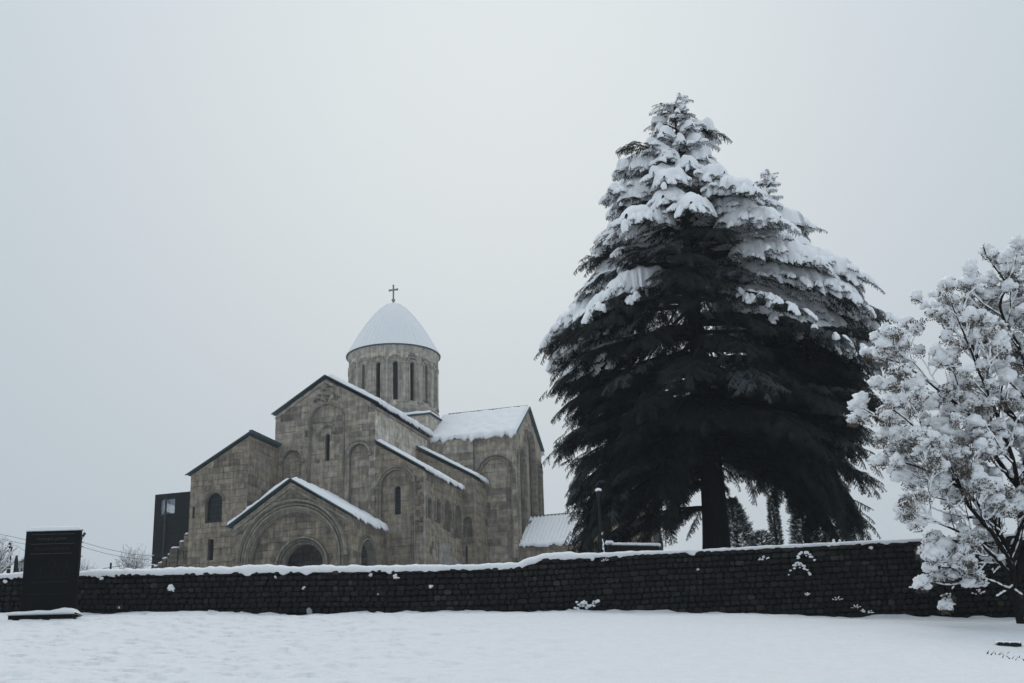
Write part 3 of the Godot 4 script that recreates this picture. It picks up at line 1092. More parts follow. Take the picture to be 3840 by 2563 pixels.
		for s in [-0.52, -0.64, 0.52, 0.64]:
			var p0 := ff.at(s, 32.0, 0.03)
			bands.tube(PackedVector3Array([p0, p0 + Vector3.UP * 3.35]), PackedFloat32Array([0.055, 0.055]), 6, mc)
		for s in [-0.58, 0.58]:
			bands.box(ff.at(s, 35.4, 0.04), ux * 0.15, Vector3(0, 0.09, 0), nn * 0.09, sc)
			bands.box(ff.at(s, 31.95, 0.04), ux * 0.15, Vector3(0, 0.07, 0), nn * 0.09, sc)
		var e0 := ff.at(hw, 31.4, -0.02)
		bands.tube(PackedVector3Array([e0, e0 + Vector3.UP * 5.1]), PackedFloat32Array([0.1, 0.1]), 6, mc)
	put("colonnettes", bands, M.stone, drum)
	b = MB.new()
	lathe(b, AX, PackedVector2Array([Vector2(3.88, 30.4), Vector2(3.94, 31.2), Vector2(4.03, 31.3), Vector2(4.03, 31.5), Vector2(3.92, 31.62), Vector2(3.83, 31.7)]), 64, sc)
	put("base_moulding", b, M.stone, drum)
	b = MB.new()
	lathe(b, AX, PackedVector2Array([Vector2(3.76, 36.3), Vector2(3.89, 36.4), Vector2(3.89, 36.55), Vector2(3.98, 36.72), Vector2(4.01, 36.86), Vector2(4.01, 36.95)]), 64, mc)
	put("cornice", b, M.stone, drum)
	b = MB.new()
	lathe(b, AX, PackedVector2Array([Vector2(3.85, 36.92), Vector2(4.14, 36.9), Vector2(4.16, 36.97), Vector2(4.1, 37.02)]), 64, Color.WHITE)
	put("eave_trim", b, M.copper, drum)
	var prof := PackedVector2Array([Vector2(4.13, 36.98), Vector2(4.1, 37.08), Vector2(3.62, 37.9), Vector2(3.06, 38.9), Vector2(2.45, 39.85), Vector2(1.82, 40.7), Vector2(1.22, 41.35), Vector2(0.7, 41.78), Vector2(0.3, 41.98), Vector2(0.02, 42.05)])
	b = MB.new()
	lathe(b, AX, prof, 96, Color.WHITE)
	var dome := put("dome_roof", b, M.snow_far, ch)
	dome.set_meta("label", "steep round dome roof under thin snow")
	for k in 48:
		b = MB.new()
		var ang := TAU * k / 48.0
		var nn := Vector3(sin(ang), 0, cos(ang))
		for i in range(1, prof.size() - 3):
			var p0 := AX + nn * (prof[i].x + 0.004) + Vector3.UP * (prof[i].y + 0.004)
			var p1 := AX + nn * (prof[i + 1].x + 0.004) + Vector3.UP * (prof[i + 1].y + 0.004)
			b.bar(p0, p1, nn, 0.03, 0.04)
		put("rib", b, M.rib if M.has("rib") else rib_mat(), dome)
	# cross
	b = MB.new()
	var cc := AX + Vector3(0, 42.3, 0)
	blob(b, cc, Vector3(0.17, 0.16, 0.17), 4, 12, 8, 0.0)
	b.box(cc + Vector3(0, -0.2, 0), Vector3(0.06, 0, 0), Vector3(0, 0.2, 0), Vector3(0, 0, 0.06))
	var cross_poly := PackedVector2Array()
	var cy := 43.28 - 42.3
	for q in [[-0.07, 0.1], [0.07, 0.1], [0.075, cy - 0.075], [0.36, cy - 0.08], [0.4, cy - 0.12], [0.49, cy - 0.06], [0.49, cy + 0.06], [0.4, cy + 0.12], [0.36, cy + 0.08], [0.075, cy + 0.075], [0.07, cy + 0.36], [0.11, cy + 0.42], [0.0, cy + 0.52], [-0.11, cy + 0.42], [-0.07, cy + 0.36], [-0.075, cy + 0.075], [-0.36, cy + 0.08], [-0.4, cy + 0.12], [-0.49, cy + 0.06], [-0.49, cy - 0.06], [-0.4, cy - 0.12], [-0.36, cy - 0.08], [-0.075, cy - 0.075]]:
		cross_poly.append(Vector2(q[0], q[1]))
	b.slab(cross_poly, cc, Vector3.RIGHT * 0.93, Vector3.UP, Vector3.BACK, -0.03, 0.03, Color.WHITE, true)
	put("cross", b, M.cross, ch)

func rib_mat() -> StandardMaterial3D:
	M.rib = mat(lin(0.84, 0.86, 0.88), 0.7)
	return M.rib

func roundel(b: MB, f: Face, u: float, y: float, r: float, d: float, col: Color) -> void:
	for ring in [[r, r * 0.72, 0.06], [r * 0.45, 0.0, 0.08]]:
		for i in 14:
			var a := TAU * i / 14
			var a2 := TAU * (i + 1) / 14
			var p0 := Vector2(cos(a), sin(a))
			var p1 := Vector2(cos(a2), sin(a2))
			var r0: float = ring[0]
			var r1: float = ring[1]
			var z: float = ring[2]
			b.quad(f.at(u + p0.x * r1, y + p0.y * r1, d + z), f.at(u + p0.x * r0, y + p0.y * r0, d + z), f.at(u + p1.x * r0, y + p1.y * r0, d + z), f.at(u + p1.x * r1, y + p1.y * r1, d + z), col)
			b.quad(f.at(u + p0.x * r0, y + p0.y * r0, d), f.at(u + p1.x * r0, y + p1.y * r0, d), f.at(u + p1.x * r0, y + p1.y * r0, d + z), f.at(u + p0.x * r0, y + p0.y * r0, d + z), col)

func lathe(b: MB, ax: Vector3, prof: PackedVector2Array, sides: int, col: Color) -> void:
	var p: Array = []
	for q in prof:
		for j in sides:
			var a := -TAU * j / sides
			p.append(ax + Vector3(sin(a) * q.x, q.y, cos(a) * q.x))
	b.grid(p, sides, true, col)

# a lumpy closed ellipsoid
func blob(b: MB, o: Vector3, r: Vector3, sd: float, sides := 10, rings := 6, rough := 0.3, flat := 0.0) -> void:
	var p: Array = []
	for i in rings + 1:
		var f := PI * i / rings - PI * 0.5
		for j in sides:
			var a := -TAU * j / sides
			var d := Vector3(cos(f) * sin(a), sin(f), cos(f) * cos(a))
			var k := 1.0 + rough * NZ.get_noise_3d(d.x * 1.3 + sd * 3.7, d.y * 1.3, d.z * 1.3)
			var q := d * r * k
			if flat > 0 and q.y < 0:
				q.y *= 1.0 - flat
			p.append(o + q)
	b.grid(p, sides, true)

# ------------------------------------------------------------------ other buildings
func make_annex() -> void:
	age_shading = 0
	var an := thing("annex", "low annex with a ribbed snow-covered roof against the church's side gable", "annex", CHURCH_AT, CHURCH_TURN)
	var sc := Color(0.384, 0.343, 0.277)
	var b := MB.new()
	b.slab(PackedVector2Array([Vector2(12.0, 13.0), Vector2(17.6, 13.0), Vector2(17.6, 18.8), Vector2(14.7, 21.2), Vector2(12.0, 18.9)]), Vector3.ZERO, Vector3(0, 0, -1), Vector3.UP, Vector3.RIGHT, 11.7, 16.9, sc, true)
	var w := put("wall", b, M.stone, an)
	ashlar(front(11.6), rect(11.65, 13.0, 17.05, 18.85), [], 0.0, w, false, 0.5, 1.2, 0.6)
	ashlar(side(17.05), PackedVector2Array([Vector2(11.6, 13.0), Vector2(17.8, 13.0), Vector2(17.8, 18.9), Vector2(14.7, 21.4), Vector2(11.6, 18.85)]), [], 0.0, w, false, 0.5, 1.0, 0.6)
	for sgn in [-1.0, 1.0]:
		var ridge := Vector3(14.4, 21.72, -14.7)
		var eave := Vector3(14.4, 18.95, -14.7 - sgn * 3.45)
		var d := eave - ridge
		var n := Vector3(0, absf(d.z), (-d.y) * signf(d.z)).normalized()
		b = MB.new()
		b.box((ridge + eave) * 0.5 - n * 0.05, Vector3(2.82, 0, 0), n * 0.05, d * 0.5)
		var rf := put("roof", b, M.copper, an)
		var s := MB.new()
		snow_sheet(s, ridge + Vector3(-2.8, 0, 0), Vector3.RIGHT, d.normalized(), 5.6, d.length(), 0.1, 0.26, 77.0, 0.1, 0.25)
		put("snow_cover", s, M.snow_far, rf)
		for i in 18:
			var x := -2.7 + i * 0.318
			b = MB.new()
			b.bar(ridge + Vector3(x, 0, 0) + n * 0.09 + d * 0.015, ridge + Vector3(x, 0, 0) + n * 0.1 + d * 0.9, n, 0.07, 0.16)
			put("rib", b, M.snow_far, rf)
	b = MB.new()
	b.bar(Vector3(11.6, 21.83, -14.7), Vector3(17.25, 21.83, -14.7), Vector3.UP, 0.12, 0.08)
	put("ridge_cap", b, M.copper, an)
	b = MB.new()
	b.tube(PackedVector3Array([Vector3(11.75, 21.3, -14.1), Vector3(11.8, 20.9, -13.7)]), PackedFloat32Array([0.14, 0.1]), 8)
	put("rain_hopper", b, M.copper, an)

func make_ruin() -> void:
	var r := thing("ruined_tower", "dark broken stone tower stump standing behind the cedar's lower branches", "ruin", CHURCH_AT, CHURCH_TURN)
	var b := MB.new()
	var ol := PackedVector2Array([Vector2(17.2, 13.0), Vector2(22.35, 13.0), Vector2(22.15, 16.0), Vector2(22.2, 19.0), Vector2(22.0, 20.4), Vector2(22.1, 21.5), Vector2(21.5, 22.4), Vector2(20.6, 22.5), Vector2(20.2, 23.3), Vector2(19.4, 23.6), Vector2(18.9, 24.6), Vector2(18.1, 25.0), Vector2(17.5, 24.6), Vector2(17.25, 23.0)])
	b.slab(ol, Vector3.ZERO, Vector3.RIGHT, Vector3.UP, Vector3.BACK, -16.0, -12.58, Color(0.05, 0.047, 0.042), true)
	var w := put("wall", b, M.stone, r)
	ashlar(front(12.5), ol, [], 0.0, w, false, 0.4, 0.6, 0.0, 0.62)
	b = MB.new()
	for i in 30:
		blob(b, Vector3(rng.randf_range(17.3, 19.2), 24.75 - rng.randf() * 0.3, -rng.randf_range(12.6, 15.8)), Vector3(0.4, 0.14, 0.35), i, 8, 5)
	put("snow_cover", b, M.snow_far, r)

func make_glass_building() -> void:
	var g := thing("glass_building", "tall dark metal-and-glass block rising behind the church's barred window", "building", CHURCH_AT, CHURCH_TURN)
	var b := MB.new()
	var L := -18.15
	var R := -10.0
	var T := 24.6
	# hollow shell: roof, back, right; front and left are framed round their corner glazing
	var fr := front(6.0)
	b.slab(rect(L, 13, L + 0.55, T), fr.o, fr.ux, Vector3.UP, fr.n, -0.25, 0.0, Color.WHITE, true)
	b.slab(rect(-16.25, 13, R, T), fr.o, fr.ux, Vector3.UP, fr.n, -0.25, 0.0, Color.WHITE, true)
	b.slab(rect(L + 0.55, 13, -16.25, 22.9), fr.o, fr.ux, Vector3.UP, fr.n, -0.25, 0.0, Color.WHITE, true)
	b.slab(rect(L + 0.55, 24.15, -16.25, T), fr.o, fr.ux, Vector3.UP, fr.n, -0.25, 0.0, Color.WHITE, true)
	b.box(Vector3((L + R) * 0.5, T - 0.1, -10.25), Vector3((R - L) * 0.5 - 0.01, 0, 0), Vector3(0, 0.09, 0), Vector3(0, 0, 4.0))
	b.box(Vector3((L + R) * 0.5, 18.7, -14.3), Vector3((R - L) * 0.5, 0, 0), Vector3(0, 5.7, 0), Vector3(0, 0, 0.12))
	b.box(Vector3(R, 18.7, -10.25), Vector3(0.1, 0, 0), Vector3(0, 5.7, 0), Vector3(0, 0, 4.0))
	var lf := Face.new(Vector3(L, 0, 0), Vector3(0, 0, 1), Vector3.LEFT)
	b.slab(rect(-14.2, 13, -9.1, T - 0.02), lf.o, lf.ux, Vector3.UP, lf.n, -0.2, 0.0, Color.WHITE, true)
	b.slab(rect(-7.15, 13, -6.26, T - 0.02), lf.o, lf.ux, Vector3.UP, lf.n, -0.2, 0.0, Color.WHITE, true)
	b.slab(rect(-9.1, 13, -7.15, 23.45), lf.o, lf.ux, Vector3.UP, lf.n, -0.2, 0.0, Color.WHITE, true)
	b.slab(rect(-9.1, 24.2, -7.15, T - 0.02), lf.o, lf.ux, Vector3.UP, lf.n, -0.2, 0.0, Color.WHITE, true)
	put("shell", b, M.panel, g)
	# cladding panels on the front
	var y := 13.0
	while y < 22.5:
		for k in 4:
			b = MB.new()
			var u0 := L + 0.03 + k * 1.3
			b.slab(rect(u0, y + 0.012, u0 + 1.28, y + 0.44), fr.o, fr.ux, Vector3.UP, fr.n, 0.003, 0.03 + 0.006 * (k % 2))
			put("cladding_panel", b, M.panel, g)
		y += 0.45
	b = MB.new()
	b.slab(rect(L + 0.55, 22.9, -16.25, 24.15), fr.o, fr.ux, Vector3.UP, fr.n, -0.13, -0.12, Color.WHITE, true)
	put("pane", b, M.pane, g)
	b = MB.new()
	b.slab(rect(-9.1, 23.45, -7.15, 24.2), lf.o, lf.ux, Vector3.UP, lf.n, -0.11, -0.1, Color.WHITE, true)
	put("pane", b, M.pane, g)
	b = MB.new()
	b.tube(PackedVector3Array([fr.at(-17.05, 14.0, 0.12), fr.at(-17.02, 24.15, 0.12)]), PackedFloat32Array([0.09, 0.09]), 8)
	put("post", b, M.steel, g)
	b = MB.new()
	b.bar(fr.at(-17.55, 22.75, 0.1), fr.at(-16.9, 22.85, 0.1), Vector3.UP, 0.05, 0.06)
	b.bar(fr.at(-17.55, 22.35, 0.1), fr.at(-17.05, 22.7, 0.1), Vector3.UP, 0.04, 0.05)
	put("bracket", b, M.steel, g)

	# stepped remains of a wall beside the chapel
	var s := thing("stepped_wall_remains", "stepped broken masonry with small snow caps beside the dark glass block", "ruin", CHURCH_AT, CHURCH_TURN)
	var st := [[-11.3, -11.04, 16.8], [-11.02, -10.64, 17.02], [-10.62, -10.26, 17.32], [-10.24, -10.02, 17.6], [-10.0, -9.36, 18.03], [-9.33, -8.9, 18.46], [-8.88, -8.5, 18.96]]
	for i in st.size():
		var a: Array = st[i]
		b = MB.new()
		var ff := front(-4.6 + 0.1 * (i % 2))
		var yy := 13.5
		while yy < a[2] - 0.05:
			var hh := minf(rng.randf_range(0.3, 0.5), a[2] - yy)
			b.slab(rect(a[0] + rng.randf() * 0.05, yy, a[1] - rng.randf() * 0.05, yy + hh - 0.02), ff.o, ff.ux, Vector3.UP, ff.n, -0.7, rng.randf_range(-0.05, 0.03), tone_color([5, 7, 7, 3][rng.randi() % 4]), false)
			yy += hh
		put("masonry_pier", b, M.stone, s)
		b = MB.new()
		blob(b, ff.at((a[0] + a[1]) * 0.5, a[2] + 0.01, -0.33), Vector3((a[1] - a[0]) * 0.55, 0.13, 0.42), i * 1.7, 12, 6, 0.3, 0.8)
		put("snow_cap", b, M.snow_far, s)

# ------------------------------------------------------------------ boundary wall
func wall_at(s: float, y: float, d := 0.0) -> Vector3:
	var dir := Vector3(24.26, 0, 3.5).normalized()
	return Vector3(WALL_A.x, 0, -WALL_A.y) + dir * s + Vector3.UP * y + dir.cross(Vector3.UP) * d

func row_top(s: float) -> float:
	return curve_at(TOP, s) + 0.165 if s < 13.3 else 6.53

const CAP: Array[Vector2] = [Vector2(-30, 0.13), Vector2(0, 0.12), Vector2(2, 0.14), Vector2(7, 0.17), Vector2(12.7, 0.12), Vector2(13.2, 0.15), Vector2(13.7, 0.16), Vector2(15.3, 0.1), Vector2(16, 0.085), Vector2(17.3, 0.05), Vector2(19, 0.06), Vector2(22, 0.06), Vector2(40, 0.06)]

func stone_mesh(k: int) -> MB:
	var b := MB.new()
	var R: Array[Vector3] = []
	var Q: Array[Vector3] = []
	var B: Array[Vector3] = []
	for i in 8:
		var a := TAU * (i + 0.5) / 8.0
		var x := clampf(cos(a) * 0.72, -0.5, 0.5) + rng.randf_range(-0.03, 0.03)
		var y := clampf(sin(a) * 0.72, -0.5, 0.5) + rng.randf_range(-0.03, 0.03)
		B.append(Vector3(x, y, -0.5))
		R.append(Vector3(x, y, 0.22 + rng.randf_range(-0.06, 0.06)))
		Q.append(Vector3(x * 0.84 + rng.randf_range(-0.03, 0.03), y * 0.82 + rng.randf_range(-0.03, 0.03), 0.44 + rng.randf_range(-0.08, 0.05)))
	var c := Vector3(rng.randf_range(-0.1, 0.1), rng.randf_range(-0.1, 0.1), 0.5)
	for i in 8:
		var j := (i + 1) % 8
		b.quad(B[i], B[j], R[j], R[i])
		b.quad(R[i], R[j], Q[j], Q[i])
		b.tri(Q[i], Q[j], c)
	return b

func make_boundary_wall() -> void:
	var wall := thing("boundary_wall", "long low wall of dark rough stones capped with snow, across the slope", "wall", wall_at(0, 0), 0.0)
	var inv := wall.transform.affine_inverse()
	var dir := Vector3(24.26, 0, 3.5).normalized()
	var nn := dir.cross(Vector3.UP)
	var variants: Array[MB] = []
	var meshes: Array[ArrayMesh] = []
	for k in 5:
		variants.append(stone_mesh(k))
		meshes.append(variants[k].mesh())
	# rubble heart behind the face stones
	var b := MB.new()
	var s := -6.0
	while s < 30.0:
		var t := row_top(s + 0.25) - (0.165 if s + 0.25 < 13.3 else 0.0) - 0.03
		b.box(inv * wall_at(s + 0.25, (t + 3.4) * 0.5, -0.25), dir * 0.25, Vector3.UP * (t - 3.4) * 0.5, nn * 0.2, Color(0.009, 0.009, 0.0085))
		s += 0.5
	put("core", b, M.wall, wall)
	var rest := MB.new()
	var left := 300
	var course := 0.131
	for k in 21:
		s = -6.0 + rng.randf() * 0.2
		var hk := course * rng.randf_range(0.92, 1.06)
		while s < 30.0:
			var w := rng.randf_range(0.11, 0.235)
			if rng.randf() < 0.14:
				w *= 1.4
			var sm := s + w * 0.5
			s += w
			var y := row_top(sm) - k * course - hk * 0.5 + 0.02 * NZ.get_noise_2d(sm * 0.5, k * 3.0)
			if k == 0 and sm < 13.31:
				continue
			if y < curve_at(BASE, sm) - 0.3:
				continue
			if k <= 1 and sm > 13.6 and rng.randf() < 0.06:
				continue
			var h := hk * rng.randf_range(0.78, 0.98)
			var roll := rng.randf_range(-0.05, 0.05)
			var ax := (dir * cos(roll) + Vector3.UP * sin(roll))
			var ay := (Vector3.UP * cos(roll) - dir * sin(roll))
			var dep := 0.16
			var x := Transform3D(Basis(ax * (w - 0.012), ay * h, nn * dep), inv * wall_at(sm, y, -0.06 + rng.randf_range(-0.02, 0.025)))
			var vi := rng.randi() % 5
			var q := rng.randf() + 0.35 * NZ.get_noise_2d(sm * 0.6, y * 1.4)
			var ti := 2 if q < 0.42 else (0 if q < 0.64 else (4 if q < 0.78 else (1 if q < 0.9 else (6 if q < 0.96 else (3 if q < 1.06 else 5)))))
			if left > 0 and sm > 13.7 and sm < 22.0:
				left -= 1
				put_mesh("stone", meshes[vi], M.wall_tones[ti], wall, x)
			else:
				var t := WALL_TONES[ti]
				rest.add(variants[vi], x, Color(t.x, t.y, t.z))
	var o := put("stonework", rest, M.wall, wall)
	o.set_meta("kind", "stuff")
	# snow lying along the top
	var sn := MB.new()
	var p: Array = []
	s = -6.0
	while s < 30.0:
		var t := curve_at(TOP, s) if s < 13.62 else 6.53
		var ss := smoothstep(13.1, 13.45, s)
		t = lerpf(curve_at(TOP, minf(s, 13.2)), lerpf(6.45, 6.53, smoothstep(13.5, 13.75, s)), ss)
		var h := curve_at(CAP, s) * (1.0 + 0.28 * NZ.get_noise_2d(s * 1.1, 2.0) + 0.18 * NZ.get_noise_2d(s * 4.0, 8.0))
		var lip := 0.035 + 0.05 * maxf(0.0, NZ.get_noise_2d(s * 2.3, 17.0)) + 0.13 * maxf(0.0, NZ.get_noise_2d(s * 1.3, 57.0) - 0.45) * 2.0
		if s > 15.6:
			lip *= 0.8
		var bulge := 0.02 + 0.02 * NZ.get_noise_2d(s * 3.0, 91.0)
		for q in [Vector2(-0.62, -0.1), Vector2(-0.6, 0.6 * h), Vector2(-0.4, 0.97 * h), Vector2(-0.22, h), Vector2(-0.06, 0.92 * h), Vector2(0.02 + bulge, 0.6 * h), Vector2(0.035 + bulge, 0.2 * h), Vector2(0.02, -lip * 0.8), Vector2(-0.01, -lip), Vector2(-0.05, -lip * 0.6)]:
			p.append(inv * wall_at(s, t + q.y, q.x))
		s += 0.045
	sn.grid(p, 10, true)
	put("snow_cap", sn, M.snow, wall)
	# snow caught on ledges and in joints
	for q in [[9.53, 6.35, 0.05], [10.15, 6.27, 0.06], [11.01, 6.0, 0.05], [7.86, 6.1, 0.04], [7.13, 6.4, 0.035], [9.71, 5.87, 0.025], [4.44, 6.26, 0.1], [2.64, 6.56, 0.055], [0.08, 6.61, 0.06], [3.15, 5.84, 0.03], [14.94, 6.47, 0.05], [17.38, 6.1, 0.035], [21.36, 6.42, 0.05]]:
		b = MB.new()
		for k in 3:
			blob(b, inv * wall_at(q[0] + rng.randf_range(-0.5, 0.5) * q[2], q[1] + rng.randf_range(-0.5, 0.5) * q[2], 0.02), Vector3(q[2], q[2] * 0.75, 0.06) * 0.7, rng.randi() % 500, 12, 9, 0.9)
		put("snow_patch", b, M.snow_plain, wall)

# a small snow-dusted sprig growing out of the wall
func sprig(called: String, label: String, at: Vector3, size: float, n: int, droop: float, group: String) -> void:
	var o := thing(called, label, "plant", at, 0.0, group)
	var st := MB.new()
	var sn := MB.new()
	for i in n:
		var a := rng.randf_range(-1.3, 1.3)
		var d := Vector3(sin(a), cos(a) * 0.7 + 0.2, 0.35).normalized()
		var pts := PackedVector3Array()
		var rad := PackedFloat32Array()
		for k in 6:
			var t := k / 5.0
			pts.append(d * size * t + Vector3.DOWN * droop * size * t * t)
			rad.append(lerpf(0.006, 0.002, t))
		st.tube(pts, rad, 4)
		for k in range(2, 6):
			if rng.randf() < 0.7:
				var q := pts[k] + Vector3.UP * 0.012
				blob(sn, q, Vector3(0.03, 0.02, 0.03) * rng.randf_range(0.6, 1.3) * (size / 0.25), rng.randi() % 500, 7, 5, 0.6)
	put("stem", st, M.twig, o)
	var s := put("snow", sn, M.snow_plain, o)
	s.set_meta("kind", "stuff")

# ------------------------------------------------------------------ cedar
func spray_mesh(sd: int) -> MB:
	var r := RandomNumberGenerator.new()
	r.seed = sd
	var b := MB.new()
	for tw in twigs(r):
		var pts: PackedVector3Array = tw
		var m := pts.size()
		for i in m - 1:
			var d := pts[i + 1] - pts[i]
			var sd2 := d.cross(Vector3.UP).normalized()
			for s in [-1.0, 1.0]:
				for q in 2:
					var p: Vector3 = pts[i] + d * (0.5 * q)
					var tip: Vector3 = p + d.normalized() * 0.075 + sd2 * s * r.randf_range(0.025, 0.055) + Vector3(0, r.randf_range(-0.045, 0.012), 0)
					b.tri(p, p + d * 0.55, tip)
		b.tri(pts[m - 1] - Vector3(0.012, 0, 0), pts[m - 1] + Vector3(0.012, 0, 0), pts[m - 1] + (pts[m - 1] - pts[m - 2]).normalized() * 0.1)
	return b

func twigs(r: RandomNumberGenerator) -> Array:
	var out := []
	var stem := PackedVector3Array()
	for i in 7:
		var t := i / 6.0
		stem.append(Vector3(0.03 * sin(t * 5.0), -0.16 * t * t, t))
	out.append(stem)
	for k in 9:
		for s in [-1.0, 1.0]:
			var t := 0.06 + 0.1 * k + r.randf() * 0.04
			var base := Vector3(0, -0.16 * t * t, t)
			var ln := (0.42 - 0.28 * pow(t, 1.4)) * r.randf_range(0.5, 1.25)
			var a := deg_to_rad(r.randf_range(30, 58))
			var d := Vector3(s * sin(a), r.randf_range(-0.12, 0.05), cos(a))
			var pts := PackedVector3Array()
			for i in 5:
				var q := i / 4.0
				pts.append(base + d * ln * q + Vector3(0, -0.6 * ln * q * q, 0))
			out.append(pts)
	return out

func spray_snow(sd: int, thick: float) -> MB:
	var r := RandomNumberGenerator.new()
	r.seed = sd
	var b := MB.new()
	var first := true
	for tw in twigs(r):
		if thick < 0.03 and r.randf() < 0.3:
			continue
		var pts: PackedVector3Array = tw
		var p2 := PackedVector3Array()
		var rad := PackedFloat32Array()
		var m := pts.size()
		var rr := thick * (1.25 if first else r.randf_range(0.75, 1.1))
		for i in m:
			var t := float(i) / (m - 1)
			p2.append(pts[i] * Vector3(0.96, 1, 0.97) + Vector3(0, rr * 0.55 + 0.01, 0))
			rad.append(rr * (0.45 if i == 0 else sqrt(maxf(0.12, 1.0 - pow(t, 2.4)))))
		b.tube(p2, rad, 6)
		first = false
	return b

# a thick cushion of snow draped over a bough, scalloped where it hangs between the twigs
func snow_pad(b: MB, st: Vector3, ct: Vector3, tip: Vector3, len_l: float) -> void:
	var sd := rng.randf() * 100.0
	var nu := int(clampf(len_l / 0.13, 7, 34))
	var nv := 13
	var top: Array = []
	var bot: Array = []
	for i in nu + 1:
		var f := float(i) / nu
		var t := lerpf(0.3, 1.03, f)
		var p := st.lerp(ct, t).lerp(ct.lerp(tip, t), t)
		var tan := ((ct - st).lerp(tip - ct, t)).normalized()
		var sv := tan.cross(Vector3.UP).normalized()
		var w0 := clampf(0.29 * len_l * (1.2 - 0.75 * t), 0.18, 0.85) * sqrt(maxf(0.02, 1.0 - pow(absf(f * 2.0 - 1.0), 3.0)))
		for j in nv:
			var a := float(j) / (nv - 1) * 2.0 - 1.0
			var w := w0 * (1.0 + 0.5 * NZ.get_noise_2d(sd + f * len_l * 3.6, signf(a) * 9.0 + sd) + 0.25 * NZ.get_noise_2d(sd + f * len_l * 9.0, signf(a) * 5.0))
			var q := p + sv * a * w + tan * absf(a) * w * 0.55 + Vector3.DOWN * (0.34 * a * a * w + 0.35 * pow(absf(a), 6.0) * w)
			var th := 0.27 * sqrt(maxf(0.0, 1.0 - pow(absf(a), 2.6))) * (1.0 + 0.6 * NZ.get_noise_3d(q.x * 1.6 + sd, q.y * 1.6, q.z * 1.6)) * sqrt(maxf(0.05, 1.0 - pow(absf(f * 2.0 - 1.0), 6.0)))
			top.append(q + Vector3.UP * (th + 0.12))
			bot.append(q + Vector3.UP * (0.06 + 0.012 * NZ.get_noise_2d(q.x * 7.0, q.z * 7.0)))
	b.grid(top, nv, false)
	b.grid(bot, nv, false)

const CED_L: Array[Vector2] = [Vector2(0.4, 4.2), Vector2(2, 4.4), Vector2(3.4, 4.8), Vector2(4, 5.4), Vector2(5.1, 5.2), Vector2(6.3, 5.3), Vector2(8.2, 5.6), Vector2(9.2, 4.7), Vector2(10.3, 3.9), Vector2(11.3, 3.7), Vector2(12.4, 3.2), Vector2(13.1, 3.2), Vector2(14, 2.2), Vector2(15, 1.4), Vector2(15.8, 1.05), Vector2(16.5, 0.75), Vector2(17.4, 0.35)]
const CED_R: Array[Vector2] = [Vector2(0.7, 3.6), Vector2(1.3, 4.8), Vector2(2.4, 5.4), Vector2(3.7, 5.8), Vector2(5.2, 6.0), Vector2(6.8, 6.1), Vector2(8, 6.6), Vector2(8.9, 5.8), Vector2(9.7, 5.5), Vector2(10.7, 4.9), Vector2(11.9, 4.2), Vector2(12.6, 3.4), Vector2(13.6, 2.4), Vector2(14.2, 1.7), Vector2(14.9, 1.45), Vector2(15.8, 1.35), Vector2(16.7, 0.75), Vector2(17.4, 0.35)]

